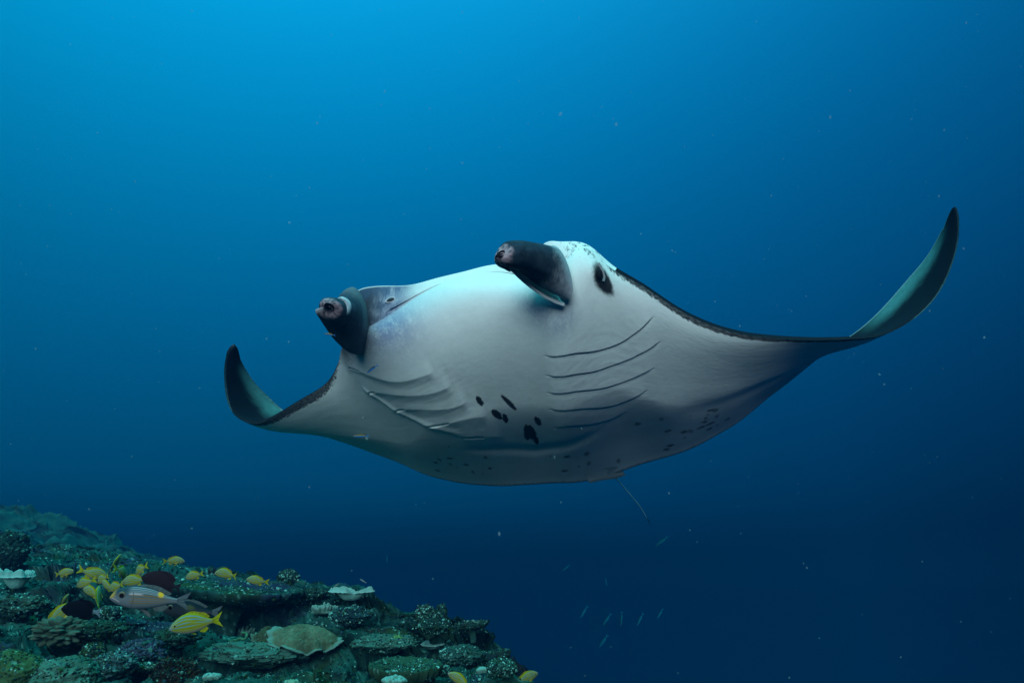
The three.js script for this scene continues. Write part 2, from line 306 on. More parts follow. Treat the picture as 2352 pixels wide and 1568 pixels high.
// the gill tissue at the bottom of the slits
const onBelly = (s, v, lift = 0) => P0(s, v).addScaledVector(UPV(s), -belly(s, v, 0) - lift).sub(MC);
const slitMat = new THREE.MeshStandardMaterial({ color: new THREE.Color().setRGB(.56, .60, .58), roughness: 1 });
for (const k in GILLS) GILLS[k].forEach((gl, n) => {
  const far = k === 'far', s0 = far ? gl.s0 - .05 : gl.s0, s1 = far ? gl.s0 + [.3, .5, .5, .75, 1.1][n] : gl.s1, N = 60;
  const g = sheet(N, 2, (i, j) => { const t = i / (N - 1), s = lerp(s0, s1, t), w = (far ? .007 : .0022) * Math.pow(Math.sin(Math.PI * clamp(t, .02, .98)), .5) * (1 + .4 * noise(s * 9, n, 2)); const p = onBelly(s, gl.at(clamp(s, gl.s0, gl.s1)) + .0015 + j * w, -.0085); return [p.x, p.y, p.z]; });
  meshOf('gill_slit', g, slitMat, manta);
});
// loft of ellipses along a path of rows [x, y, depth, ax, ay, thickness]: cephalic fins
function loft(rows, NT, NP, shape) {
  const ts = rows.map((_, i) => i / (rows.length - 1)), f = rows[0].map((_, c) => spline(ts, rows.map((r) => r[c])));
  const cen = (t) => at(f[0](t), f[1](t), f[2](t));
  return sheet(NT, NP, (i, j) => {
    const t = i / (NT - 1), ph = j / NP * 2 * Math.PI, c = cen(t), A = at(f[0](t) + f[3](t), f[1](t) + f[4](t), f[2](t)).sub(c);
    const T = cen(Math.min(1, t + .01)).sub(cen(Math.max(0, t - .01))).normalize(), a = A.length();
    A.addScaledVector(T, -A.dot(T)).setLength(a);
    const B = A.clone().cross(T).setLength(f[5](t)), r = shape(t, ph);
    return [c.x + (A.x * Math.cos(ph) + B.x * Math.sin(ph)) * r - MC.x, c.y + (A.y * Math.cos(ph) + B.y * Math.sin(ph)) * r - MC.y, c.z + (A.z * Math.cos(ph) + B.z * Math.sin(ph)) * r - MC.z];
  }, true);
}
const finSkin = new THREE.MeshPhysicalMaterial({ ior: 1.07, vertexColors: true, roughness: 0.5, specularIntensity: 0.25 });
{
  const NT = 160, NP = 120;
  const cap = (t, from) => t < from ? 1 : Math.sqrt(Math.max(0, 1 - Math.pow((t - from) / (1 - from), 2)));
  const roll = (ph, at0) => { const q = ((ph - at0) / (2 * Math.PI) % 1 + 1) % 1; return 1 - 0.20 * q + 0.20 * smooth(.97, 1, q); };
  const pink = (t, ph, z) => { const n = noise(ph * 3.5, t * 20, z) * .5 + noise(ph * 9, t * 34, z) * .5; return n; };
  const HALF = 110, TURN = 1.75 * 2 * Math.PI;
  // a sheet of skin rolled up: outside dark, inside pale, open at the tip
  const fin = (rows, start, dir, from, z, paleBase) => {
    const ts = rows.map((_, i) => i / (rows.length - 1)), f = rows[0].map((_, c) => spline(ts, rows.map((r) => r[c]))), cen = (t) => at(f[0](t), f[1](t), f[2](t));
    const NP2 = 2 * HALF;
    const g = sheet(NT, NP2, (i, j) => {
      const t = i / (NT - 1), inner = j >= HALF, q = (inner ? NP2 - 1 - j : j) / (HALF - 1), a = start + dir * q * TURN;
      const c = cen(t), A = at(f[0](t) + f[3](t), f[1](t) + f[4](t), f[2](t)).sub(c), T = cen(Math.min(1, t + .01)).sub(cen(Math.max(0, t - .01))).normalize(), l = A.length();
      A.addScaledVector(T, -A.dot(T)).setLength(l); const B = A.clone().cross(T).setLength(f[5](t));
      const rollIn = lerp(1, .12, Math.pow(clamp((q - .45) / .55), .8)) * (1 + .05 * (1 - smooth(0, .12, q))), round = t < from ? 1 : lerp(1, Math.sqrt(Math.max(.05, 1 - Math.pow((t - from) / (1 - from), 2))), .78);
      const wob = 1 + .03 * noise(a * 1.3, t * 5, z) + .012 * noise(a * 5, t * 16, z), th = (.10 + .05 * Math.sin(Math.PI * q)) * (1 - .5 * smooth(.95, 1, t));
      const r = rollIn * round * wob * (inner ? 1 - th / Math.max(.3, rollIn) : 1), end = (inner ? .006 : 0) + .018 * Math.sin(a + z) * smooth(.8, 1, t);
      return [c.x + (A.x * Math.cos(a) + B.x * Math.sin(a)) * r - T.x * end - MC.x, c.y + (A.y * Math.cos(a) + B.y * Math.sin(a)) * r - T.y * end - MC.y, c.z + (A.z * Math.cos(a) + B.z * Math.sin(a)) * r - T.z * end - MC.z];
    }, true);
    return colored(g, (x, y, zz, k) => {
      const t = Math.floor(k / NP2) / (NT - 1), j = k % NP2, inner = j >= HALF, q = (inner ? NP2 - 1 - j : j) / (HALF - 1), a = q * TURN, n = fbm(a * 2.2, t * 9, z, 4), n2 = noise(a * 14, t * 60, z);
      let c = mix3([.008, .018, .026], [.045, .085, .12], clamp(.3 + .5 * n + .5 * n2 * n2));
      c = mix3(c, [.38, .46, .50], paleBase * smooth(.40, .08, t + .16 * n + .06 * n2) * .9);
      const flesh = mix3([.34, .26, .29], [.05, .07, .085], clamp(.36 + 1.2 * noise(a * 4, t * 22, z)));
      if (inner) c = mix3(flesh, [.55, .64, .66], smooth(.16, .05, q));
      else c = mix3(c, flesh, smooth(.90, .96, t + .05 * n));
      return mix3(c, [.45, .56, .60], .8 * smooth(.045, .015, q) * (inner ? 0 : 1));
    });
  };
  const near = fin([[1286, 632, 2.87, -41, -68, .05], [1264, 624, 2.83, -26, -60, .07], [1229, 606, 2.77, -9, -48, .08], [1198, 591, 2.70, 2, -39, .065], [1174, 587, 2.65, 6, -34, .055], [1148, 586, 2.60, 8, -29, .046]], 3.6, 1, .80, 1.7, 1);
  const spike = loft([[1150, 592, 2.645, 10, 0, .014], [1160, 610, 2.65, 7, -2, .010], [1172, 624, 2.655, 1, 0, .002]], 20, 16, () => 1);
  colored(spike, (x, y, z, k) => [.07, .06, .07]);
  meshOf('cephalic_fin', mergeGeometries([near, spike]), finSkin, manta);
  const far = fin([[818, 738, 3.30, -12, -78, .065], [802, 736, 3.20, -8, -70, .07], [785, 727, 3.12, 0, -48, .075], [770, 717, 3.05, 3, -34, .068], [761, 711, 2.98, 4, -28, .062], [755, 706, 2.92, 5, -24, .056]], 4.4, -1, .82, 5.2, .25);
  const curl = new THREE.CatmullRomCurve3([[774, 687, 3.05], [788, 687, 3.03], [799, 697, 3.02], [800, 711, 3.01], [792, 721, 2.995], [781, 722, 2.98]].map((p) => at(...p).sub(MC)));
  const cg = new THREE.TubeGeometry(curl, 60, .0105, 12); cg.deleteAttribute('uv');
  { const P = cg.attributes.position; for (let i = 0; i <= 60; i++) { const c = curl.getPointAt(i / 60), w = .35 + .75 * Math.sin(Math.PI * clamp(i / 60, .06, .94)); for (let j = 0; j <= 12; j++) { const k = i * 13 + j; P.setXYZ(k, lerp(c.x, P.getX(k), w), lerp(c.y, P.getY(k), w), lerp(c.z, P.getZ(k), w * 1.6)); } } cg.computeVertexNormals(); }
  colored(cg, (x, y, z, k) => mix3([.42, .58, .62], [.12, .18, .22], clamp(.25 + .9 * noise(x * 45, y * 45, z * 45))));
  meshOf('cephalic_fin', mergeGeometries([far, cg]), finSkin, manta);
}
{ // eye, tail, pelvic fin
  const eyeAt = onBelly(23.22, .085, .006), eye = new THREE.SphereGeometry(.017, 24, 16); eye.scale(.8, 1.25, 1); eye.translate(eyeAt.x, eyeAt.y, eyeAt.z);
  meshOf('eye', eye, new THREE.MeshPhysicalMaterial({ ior: 1.07, color: new THREE.Color().setRGB(.01, .012, .014), roughness: .3, specularIntensity: .3 }), manta);
  const lid = new THREE.TubeGeometry(new THREE.CatmullRomCurve3([[23.40, .035], [23.56, .06], [23.58, .088], [23.42, .116]].map(([s, v]) => onBelly(s, v, .004))), 24, .006, 8);
  meshOf('eyelid', lid, new THREE.MeshStandardMaterial({ color: new THREE.Color().setRGB(.16, .19, .2), roughness: .6 }), manta);
  const T = (s, v) => P0(s, v);
  const d = P0(22, 1), dist = -(d.clone().sub(EYE).dot(new THREE.Vector3(0, -SP, CP)));
  const path = new THREE.CatmullRomCurve3([[1395, 1080, dist - .03], [1413, 1096, dist + .05], [1432, 1118, dist + .18], [1452, 1141, dist + .3], [1472, 1166, dist + .42], [1492, 1201, dist + .55]].map((p) => at(...p).sub(MC)));
  const tail = new THREE.TubeGeometry(path, 80, .0048, 10); tail.deleteAttribute('uv');
  { const p = tail.attributes.position; for (let i = 0; i <= 80; i++) { const c = path.getPointAt(i / 80); for (let j = 0; j <= 10; j++) { const k = i * 11 + j, q = lerp(2.2, .62, smooth(0, .25, i / 80)) * (1 - .3 * i / 80); p.setXYZ(k, lerp(c.x, p.getX(k), q), lerp(c.y, p.getY(k), q), lerp(c.z, p.getZ(k), q)); } } }
  colored(tail, (x, y, z, k) => mix3([.30, .52, .52], INK, smooth(.86, .95, Math.floor(k / 11) / 80)));
  tail.computeVertexNormals();
  meshOf('tail', tail, finSkin, manta);
  const pel = (pts) => sheet(pts.length, 6, (i, j) => { const a = at(...pts[i][0]), b = at(...pts[i][1]), p = a.lerp(b, j / 5); p.y += .004 * Math.sin(Math.PI * j / 5); return [p.x - MC.x, p.y - MC.y, p.z - MC.z]; });
  const pg = pel([[[1338, 1085, dist - .06], [1354, 1109, dist + .03]], [[1360, 1078, dist - .08], [1382, 1103, dist + .03]], [[1395, 1074, dist - .08], [1413, 1099, dist + .03]], [[1418, 1071, dist - .07], [1437, 1091, dist + .03]]]);
  colored(pg, (x, y, z, k) => k % 6 > 4 ? [.16, .22, .22] : [.42, .55, .53]);
  meshOf('pelvic_fin', pg, finSkin, manta);
}

// ---------------------------------------------------------------- the reef: a rough slope that falls off to the right into deep water
const SKYX = [-700, -300, 0, 150, 300, 420, 540, 660, 760, 860, 940, 1050, 1110, 1165, 1200, 1260, 1420], SKYY = [1215, 1235, 1268, 1286, 1306, 1330, 1350, 1372, 1382, 1404, 1442, 1474, 1506, 1552, 1596, 1680, 1920], SKYD = [7.4, 7.0, 6.4, 6.0, 5.6, 5.2, 4.8, 4.4, 4.2, 4.0, 3.8, 3.6, 3.5, 3.4, 3.3, 3.2, 3.0];
const skyY = spline(SKYX, SKYY), skyD = spline(SKYX, SKYD), NEARD = 1.95, NEARY = 1660;
function reefY(u, D) { const S = skyD(u); return lerp(skyY(u), Math.max(NEARY, skyY(u) + 60), (1 / D - 1 / S) / (1 / NEARD - 1 / S)); }
function reefD(u, y) { const S = skyD(u), k = clamp((y - skyY(u)) / (Math.max(NEARY, skyY(u) + 60) - skyY(u)), 0, 1); return 1 / (1 / S + k * (1 / NEARD - 1 / S)); }
function ridge(x, y, z, n = 4) { let a = 0, w = 1, t = 0; for (let i = 0; i < n; i++) { a += w * (1 - 2 * Math.abs(noise(x, y, z))); t += w; w *= .5; x = x * 2.1 + 3.3; y = y * 2.1 + 7.7; z = z * 2.1 + 1.1; } return a / t; }
const PITS = [[530, 3.20, 110, .26, .36], [600, 3.05, 80, .20, .28], [560, 2.45, 60, .10, .10], [380, 2.75, 40, .12, .14], [60, 2.55, 70, .16, .20], [120, 2.85, 40, .12, .12], [880, 2.5, 60, .14, .16], [700, 2.3, 120, .12, .18], [960, 2.75, 36, .12, .14], [300, 2.6, 40, .10, .12], [180, 2.35, 60, .08, .12], [1060, 2.85, 30, .12, .14]];   // hollows: picture x, distance, half width (pixels), half depth, drop (m)
function hollow(u, D) { let h = 0; for (const [a, b, w, l, d] of PITS) { const e = Math.pow((u - a) / w, 2) + Math.pow((D - b) / l, 2); if (e < 6) h += d * Math.exp(-e * e * .5); } return h; }
function roughen(p, out) {                                            // lumps, ledges and holes of the reef rock
  const { x, z } = p, n0 = ridge(x * 1.3, p.y * 1.8, z * 1.3, 2), b = ridge(x * 3.9 + 9, p.y * 5, z * 3.9, 3);
  let y = p.y + .10 * n0 + .075 * b - .035;
  const step = .15, h = (y + .10 * noise(x * 1.7, 3, z * 1.7) + .05 * noise(x * 5, 8, z * 5)) / step, f = h - Math.floor(h);
  const strong = smooth(-.25, .25, noise(x * 1.4 + 30, 2, z * 1.4));
  y += step * .6 * strong * (smooth(.3, .7, f) - f);
  const over = .10 * strong * smooth(.38, .66, f) * (1 - smooth(.90, 1, f));
  const c = fbm(x * 12, y * 16, z * 12, 3), d = fbm(x * 38, y * 38, z * 38, 2), e = noise(x * 105, y * 105, z * 105);
  out.set(x + .04 * noise(x * 5, y * 7, z * 5 + 40) + .026 * noise(x * 17, y * 20, z * 17 + 9) + .010 * noise(x * 45, y * 45, z * 45 + 2), y + .040 * c + .016 * d + .006 * e, z + over + .045 * noise(x * 8, y * 12, z * 8 + 3) + .018 * noise(x * 30, y * 30, z * 30 + 8));
  return out;
}
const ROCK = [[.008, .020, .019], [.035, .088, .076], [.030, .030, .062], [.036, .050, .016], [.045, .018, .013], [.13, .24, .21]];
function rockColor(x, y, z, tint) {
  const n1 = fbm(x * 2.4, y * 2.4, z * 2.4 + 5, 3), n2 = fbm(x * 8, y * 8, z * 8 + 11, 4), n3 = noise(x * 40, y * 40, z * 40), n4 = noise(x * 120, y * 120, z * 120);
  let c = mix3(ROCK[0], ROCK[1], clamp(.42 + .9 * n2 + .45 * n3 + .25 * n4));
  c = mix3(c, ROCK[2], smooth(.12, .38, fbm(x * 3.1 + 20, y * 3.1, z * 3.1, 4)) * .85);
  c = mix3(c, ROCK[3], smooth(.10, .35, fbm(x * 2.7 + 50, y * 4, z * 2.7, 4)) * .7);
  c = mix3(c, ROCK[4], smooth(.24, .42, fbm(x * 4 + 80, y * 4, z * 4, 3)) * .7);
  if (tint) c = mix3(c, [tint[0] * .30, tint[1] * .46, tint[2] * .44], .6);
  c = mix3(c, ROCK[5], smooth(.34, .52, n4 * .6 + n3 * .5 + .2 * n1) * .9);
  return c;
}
const rockMat = new THREE.MeshPhysicalMaterial({ ior: 1.07, vertexColors: true, color: new THREE.Color().setRGB(.46, .95, .90), roughness: .95, specularIntensity: .08 });  // teal tint paints the cyan-green water light into the rock
{
  const NU = 600, ND = 580, q = new THREE.Vector3(), o = new THREE.Vector3();
  const g = sheet(NU, ND, (i, j) => {
    const u = lerp(-480, 1390, i / (NU - 1)), S = skyD(u), f = j / (ND - 1);
    let D, y;
    if (f < .86) { D = 1 / lerp(1 / 1.6, 1 / S, f / .86); y = reefY(u, D); }
    else { const b = (f - .86) / .14; D = S + 2.2 * b; y = skyY(u) + 30 * b * b + 130 * b * b * b; }          // the far side falls away again
    at(u, y, D, q);
    q.y -= .9 * smooth(1180, 1390, u) * (u - 1180) / 210 + hollow(u, D);
    roughen(q, o); return [o.x, o.y, o.z];
  }, false, true);
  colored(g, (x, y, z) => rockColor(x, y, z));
  const reef = meshOf('reef_slope', g, rockMat, scene);
  tag(reef, 'rough dark coral reef slope falling to the right below the manta', undefined, undefined, 'structure');
}
{ // a farther hump of the reef, half lost in the blue
  const q = new THREE.Vector3(), o = new THREE.Vector3(), top = spline([-700, -200, 0, 120, 240, 330, 420, 520], [1130, 1165, 1195, 1222, 1256, 1290, 1330, 1440]);
  const g = sheet(280, 180, (i, j) => { const u = lerp(-600, 520, i / 279), f = j / 179, D = lerp(8.4, 12.5, f); at(u, lerp(1400, top(u), Math.pow(f, .8)), D, q); q.y += .42 * ridge(q.x * .6, q.y * .9, q.z * .6, 3) + .20 * ridge(q.x * 2.1, q.y * 3, q.z * 2.1, 3) + .07 * fbm(q.x * 7, q.y * 7, q.z * 7, 3) - .22; q.z += .5 * noise(q.x * 1.3, q.y * 2, q.z) + .2 * noise(q.x * 4, q.y * 6, q.z * 4); return [q.x, q.y, q.z]; }, false, true);
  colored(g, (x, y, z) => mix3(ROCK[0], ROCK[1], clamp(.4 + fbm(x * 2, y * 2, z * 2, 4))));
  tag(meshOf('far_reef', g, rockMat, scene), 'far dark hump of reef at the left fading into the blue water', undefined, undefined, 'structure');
}
// how far away the reef's surface lies on the line of sight through a picture place
const SEEN = new Map();
{
  const p = scene.getObjectByName('reef_slope').geometry.attributes.position;
  for (let i = 0; i < p.count; i++) {
    const x = p.getX(i) - EYE.x, y = p.getY(i) - EYE.y, z = p.getZ(i) - EYE.z, D = y * SP - z * CP, v = y * CP + z * SP;
    const k = Math.round((1176 + x / (TY * ASPECT * D) * 1176) / 7) * 1000 + Math.round((784 - v / (TY * D) * 784) / 5); if (!(SEEN.get(k) < D)) SEEN.set(k, D);
  }
}
function surfD(px, py) {
  const a = Math.round(px / 7), b = Math.round(py / 5);
  for (let dy = 0; dy < 40; dy++) { let best = 99; for (let dx = -1; dx <= 1; dx++) { const d = SEEN.get((a + dx) * 1000 + b + dy); if (d < best) best = d; } if (best < 90) return best; }
  return reefD(px, py);
}


// ---------------------------------------------------------------- corals and rocks on the reef, each a thing of its own
const coralMat = new THREE.MeshPhysicalMaterial({ ior: 1.07, vertexColors: true, color: new THREE.Color().setRGB(.50, .95, .92), roughness: .92, specularIntensity: .1 });  // same teal tint: cyan-green water light put into the coral colours
function mottle(a, b, f, seed, white = 0) {                            // a colouring function: two tones in patches, pale grains
  return (x, y, z) => { const n = fbm(x * f + seed, y * f, z * f, 4), m = noise(x * f * 7, y * f * 7, z * f * 7 + seed); let c = mix3(a, b, clamp(.5 + 1.1 * n + .3 * m)); if (white) c = mix3(c, [.16, .28, .24], white * smooth(.3, .55, m)); return c; };
}
const CRUSTED = [];
// a lumpy rock or massive coral: px, py its middle, rx, ry half sizes in picture pixels, rz half depth as a share of rx
function lump(name, label, category, px, py, rx, ry, o = {}) {
  const D = surfD(px, Math.min(py + ry * .7, 1590)) - (o.out ?? .03), k = PX(D), c = at(px, py, D), g0 = groupAt(name, c);
  const g = new THREE.IcosahedronGeometry(1, o.detail ?? 30), gi = weld(g), p = gi.attributes.position, f = o.freq ?? 2.2, seed = o.seed ?? px, q = new THREE.Vector3();
  for (let i = 0; i < p.count; i++) {
    q.fromBufferAttribute(p, i);
    let h = 1 + (o.rough ?? .22) * fbm(q.x * f + seed, q.y * f, q.z * f, 4) + (o.fine ?? .05) * 1.5 * fbm(q.x * 7 + seed, q.y * 7, q.z * 7, 3) + (o.fine ?? .05) * .9 * noise(q.x * 23, q.y * 23, q.z * 23 + seed) + .5 * (o.rough ?? .22) * (ridge(q.x * 1.4 + seed, q.y * 1.4, q.z * 1.4, 2) - .4);
    if (o.knobs) h += o.knobs * Math.pow(clamp(1 - 1.6 * cellDist(q.x * o.kf + seed, q.y * o.kf, q.z * o.kf)), .6);
    if (o.ledge) { const t = q.y; h *= 1 - o.ledge * smooth(.15, -.5, t); }
    q.multiplyScalar(h); if (o.flat && q.y > 0) q.y *= o.flat;
    p.setXYZ(i, q.x * rx * k, q.y * ry * k, q.z * rx * k * (o.rz ?? .8));
  }
  gi.computeVertexNormals();
  const col = o.color ?? ((x, y, z) => rockColor(x + c.x, y + c.y, z + c.z, o.tint)); colored(gi, col);
  meshOf(o.part ?? 'rock', gi, coralMat, g0); g0.rotation.set(o.tx ?? 0, o.ty ?? 0, o.tilt ?? 0);
  if (name !== 'knobbly_coral') CRUSTED.push(g0);
  return tag(g0, label, category, o.group);
}
function weld(g) { g.deleteAttribute('uv'); g.deleteAttribute('normal'); const p = g.attributes.position, map = new Map(), pos = [], idx = []; for (let i = 0; i < p.count; i++) { const k = `${Math.round(p.getX(i) * 1e4)},${Math.round(p.getY(i) * 1e4)},${Math.round(p.getZ(i) * 1e4)}`; let n = map.get(k); if (n === undefined) { n = pos.length / 3; map.set(k, n); pos.push(p.getX(i), p.getY(i), p.getZ(i)); } idx.push(n); } const r = new THREE.BufferGeometry(); r.setAttribute('position', new THREE.Float32BufferAttribute(pos, 3)); r.setIndex(idx); return r; }
function cellDist(x, y, z) { const X = Math.floor(x), Y = Math.floor(y), Z = Math.floor(z); let best = 9; for (let a = -1; a < 2; a++) for (let b = -1; b < 2; b++) for (let c = -1; c < 2; c++) { const h = PERM[(PERM[(PERM[(X + a) & 255] + Y + b) & 255] + Z + c) & 255], dx = X + a + PERM[h] / 255 - x, dy = Y + b + PERM[h + 1] / 255 - y, dz = Z + c + PERM[h + 2] / 255 - z, d = dx * dx + dy * dy + dz * dz; if (d < best) best = d; } return Math.sqrt(best); }
// a table coral: a ragged plate on a short foot
function table(name, label, px, py, rx, ratio, thick, o = {}) {
  const D = surfD(px, Math.min(1590, py + 24)) - (o.out ?? .04), k = PX(D), c = at(px, py, D), g0 = groupAt(name, c), R = rx * k, seed = px;
  const rim = (a) => 1 + .10 * noise(Math.cos(a) * 1.6 + seed, Math.sin(a) * 1.6, 2) + .06 * noise(Math.cos(a) * 5, Math.sin(a) * 5 + seed, 4) + .03 * noise(Math.cos(a) * 16, Math.sin(a) * 16, seed);
  const NR = 70, NA = 220;
  const g = sheet(NR, NA, (i, j) => {
    const a = j / NA * 2 * Math.PI, t = i / (NR - 1), top = t < .55, f = top ? t / .55 : (1 - t) / .45, r = R * rim(a) * Math.pow(f, top ? .8 : .7);
    const x = Math.cos(a) * r, z = Math.sin(a) * r * ratio, dish = (o.dish ?? .06) * R * f * f;
    const bump = top ? thick * (.45 * ridge(x * 9 + seed, 0, z * 9, 3) * (1 - .4 * f) + .25 * fbm(x * 40, 1, z * 40, 3)) : thick * .25 * noise(x * 14, 5, z * 14);
    return [x, dish + bump + (top ? 0 : -thick * Math.pow(1 - Math.pow(f, 6), .5) * (1 + .8 * (1 - f))), z];
  }, true);
  colored(g, o.color ?? ((x, y, z) => rockColor(x + c.x, y * .6 + c.y, z + c.z, o.tint)));
  meshOf('plate', g, coralMat, g0);
  const foot = sheet(24, 40, (i, j) => { const a = j / 40 * 2 * Math.PI, t = i / 23, r = R * lerp(.30, .16, Math.sin(Math.PI * .5 * t)) * (1 + .2 * noise(Math.cos(a) * 2, t * 3, Math.sin(a) * 2 + seed)); return [Math.cos(a) * r, -thick * .6 - t * (o.foot ?? .35) * R, Math.sin(a) * r * ratio]; }, true);
  colored(foot, (x, y, z) => rockColor(x + c.x, y + c.y, z + c.z, o.tint));
  meshOf('foot', foot, coralMat, g0);
  g0.rotation.set(o.tx ?? 0, 0, o.tilt ?? 0); CRUSTED.push(g0);
  return tag(g0, label, 'coral', o.group);
}
// a clump of short finger-like branches with pale tips
function branching(name, label, px, py, rx, ry, n, o = {}) {
  const D = surfD(px, Math.min(1590, py + ry * .6)) - (o.out ?? .03), k = PX(D), c = at(px, py + ry * .6, D), g0 = groupAt(name, c), r = rng(px * 7 + py), list = [];
  for (let i = 0; i < n; i++) {
    const a = r() * 2 * Math.PI, q = Math.sqrt(r()), base = new THREE.Vector3(Math.cos(a) * q * rx * k, 0, Math.sin(a) * q * rx * k * .8), dir = new THREE.Vector3(Math.cos(a) * q * .75 + .3 * (r() - .5), .9, Math.sin(a) * q * .75 + .3 * (r() - .5)).normalize();
    const L = ry * k * (1.1 + .7 * r()) * (1 - .35 * q), w = (o.w ?? .0075) * (.8 + .5 * r()), tip = base.clone().addScaledVector(dir, L), mid = base.clone().lerp(tip, .5).add(new THREE.Vector3(.3 * w * (r() - .5), 0, .3 * w * (r() - .5)));
    const tg = new THREE.TubeGeometry(new THREE.CatmullRomCurve3([base, mid, tip]), 6, w, 7); tg.deleteAttribute('uv');
    const P = tg.attributes.position; for (let s = 0; s <= 6; s++) for (let j = 0; j <= 7; j++) { const m = s * 8 + j, cc = base.clone().lerp(tip, s / 6), f = s === 6 ? .25 : s === 5 ? .75 : 1.1 - .04 * s; P.setXYZ(m, lerp(cc.x, P.getX(m), f), lerp(cc.y, P.getY(m), f), lerp(cc.z, P.getZ(m), f)); }
    tg.computeVertexNormals();
    colored(tg, (x, y, z, m) => mix3(o.base ?? [.14, .20, .17], o.tip ?? [.24, .32, .28], smooth(.5, 1, Math.floor(m / 8) / 6)));
    list.push(tg);
  }
  const ball = weld(new THREE.IcosahedronGeometry(1, 8)); { const p = ball.attributes.position; for (let i = 0; i < p.count; i++) { const h = 1 + .2 * noise(p.getX(i) * 3, p.getY(i) * 3, p.getZ(i) * 3 + px); p.setXYZ(i, p.getX(i) * rx * k * h, p.getY(i) * ry * k * .5 * h - ry * k * .2, p.getZ(i) * rx * k * .8 * h); } }
  ball.computeVertexNormals(); colored(ball, (x, y, z) => mix3([.11, .16, .135], [.16, .22, .19], clamp(.5 + fbm(x * 30, y * 30, z * 30, 2))));
  meshOf('coral_base', ball, coralMat, g0); meshOf('branches', mergeGeometries(list), coralMat, g0).userData.kind = 'stuff';
  return tag(g0, label, 'coral', o.group);
}
// a folded sheet standing on the reef: leather corals and leafy corals
function folded(name, label, px, py, rx, ry, o) {
  const D = surfD(px, Math.min(1590, py + ry * .9)) - (o.out ?? .04), k = PX(D), c = at(px, py + ry * .8, D), g0 = groupAt(name, c), NA = 260, NR = 40, R = rx * k, Hh = ry * k * 1.8;
  const g = sheet(NR * 2, NA, (i, j) => {
    const a = j / NA * 2 * Math.PI, inner = i >= NR, f = inner ? (2 * NR - 1 - i) / (NR - 1) : i / (NR - 1);
    const wave = o.waves * Math.pow(f, 1.6) * (.55 * Math.sin(a * o.n + o.ph + 1.5 * noise(Math.cos(a) * 1.5, Math.sin(a) * 1.5, o.ph)) + 1.6 * noise(Math.cos(a) * 1.9, Math.sin(a) * 1.9, o.ph * 3) + .9 * (o.frill ?? 1) * noise(Math.cos(a) * 5, Math.sin(a) * 5, o.ph));
    const r = R * ((o.open ?? .22) + (1 - (o.open ?? .22)) * Math.pow(f, .75)) * (1 + .32 * wave), y = o.dome ? Hh * ((1 - Math.pow(f, 1.7)) + .5 * wave * f + .22 * smooth(.82, 1, f) + .22 * fbm(Math.cos(a) * f * 2.5 + o.ph, Math.sin(a) * f * 2.5, 3, 3)) : Hh * (Math.pow(f, o.pow ?? 1.1) * (1 + .30 * wave * 1.6) - (o.droop ?? 0) * smooth(.8, 1, f) * (1 + wave)), th = inner ? o.thick : 0;
    const rim = smooth(1, .9, f);
    return [Math.cos(a) * (r - th * rim), y + th * .4 * (1 - rim) * (inner ? 1 : 0) + .003 * noise(a * 9, f * 14, o.ph), Math.sin(a) * (r - th * rim) * (o.rz ?? .7)];
  }, true);
  colored(g, (x, y, z, m) => { const f0 = Math.floor(m / NA), f = f0 < NR ? f0 / (NR - 1) : (2 * NR - 1 - f0) / (NR - 1); return mix3(o.color(x, y, z), o.edge, smooth(.86, .99, f)); });
  meshOf('folded_sheet', g, coralMat, g0);
  g0.rotation.set(o.tx ?? 0, o.ty ?? 0, o.tilt ?? 0);
  return tag(g0, label, 'coral', o.group);
}

table('table_coral', 'broad dark table coral with a shaded hollow beneath, below the yellow fish', 528, 1354, 165, .8, .035, { tilt: -.10, tx: .12, foot: .7, out: .16 });
table('table_coral', 'low brown-green table coral at the bottom edge, standing clear of the slope', 930, 1536, 84, .8, .024, { tilt: -.02, tx: .16, tint: [.13, .12, .055], dish: .1, foot: .8 });
table('table_coral', 'small dark shelf coral jutting out near the lower right end of the reef', 1084, 1432, 40, .8, .016, { tilt: .10, tx: .05, foot: .9 });
table('table_coral', 'short dark ledge coral poking out lowest on the right rim of the reef', 1140, 1500, 34, .7, .02, { tilt: .14, tx: .05, foot: .9, tint: [.05, .06, .10] });
folded('leather_coral', 'pale blue-green folded leather coral on the crest of the reef, right of the knob', 806, 1364, 46, 17, { color: mottle([.20, .32, .29], [.30, .44, .40], 30, 3), edge: [.34, .48, .45], waves: .95, n: 3, ph: 1.2, frill: .4, thick: .008, pow: 1.25, rz: .6, droop: .42, tx: .1 });
folded('leather_coral', 'pale folded leather coral at the left edge, behind the yellow school', 36, 1330, 42, 26, { color: mottle([.16, .28, .26], [.26, .40, .37], 30, 5), edge: [.32, .46, .44], waves: .9, n: 3, ph: 4.2, frill: .4, thick: .012, pow: 1.1, droop: .45, tx: .12 });
folded('leafy_coral', 'beige leafy coral with a frilled pale rim, right of the front yellow fish', 700, 1462, 84, 24, { color: mottle([.06, .07, .04], [.16, .155, .10], 16, 7, .3), edge: [.15, .21, .18], waves: .50, n: 7, ph: .6, thick: .010, open: .01, dome: true, rz: .62, tx: .38, tilt: -.05 });
folded('leafy_coral', 'brown leafy coral tucked against the left side of the beige one', 618, 1462, 40, 20, { color: mottle([.04, .045, .025], [.09, .09, .055], 16, 9, .3), edge: [.10, .13, .10], waves: .45, n: 5, ph: 2.6, thick: .008, open: .01, dome: true, rz: .7, tx: .35 });
folded('leafy_coral', 'small grey-blue wavy coral on the dark ledge at lower centre', 992, 1482, 28, 9, { color: mottle([.10, .17, .17], [.18, .27, .26], 24, 12), edge: [.24, .34, .31], waves: .45, n: 3, ph: .9, thick: .008, pow: 1.6, droop: .4, tx: .2 });
branching('branching_coral', 'pale-tipped branching coral just right of the front yellow fish', 544, 1448, 36, 13, 90);
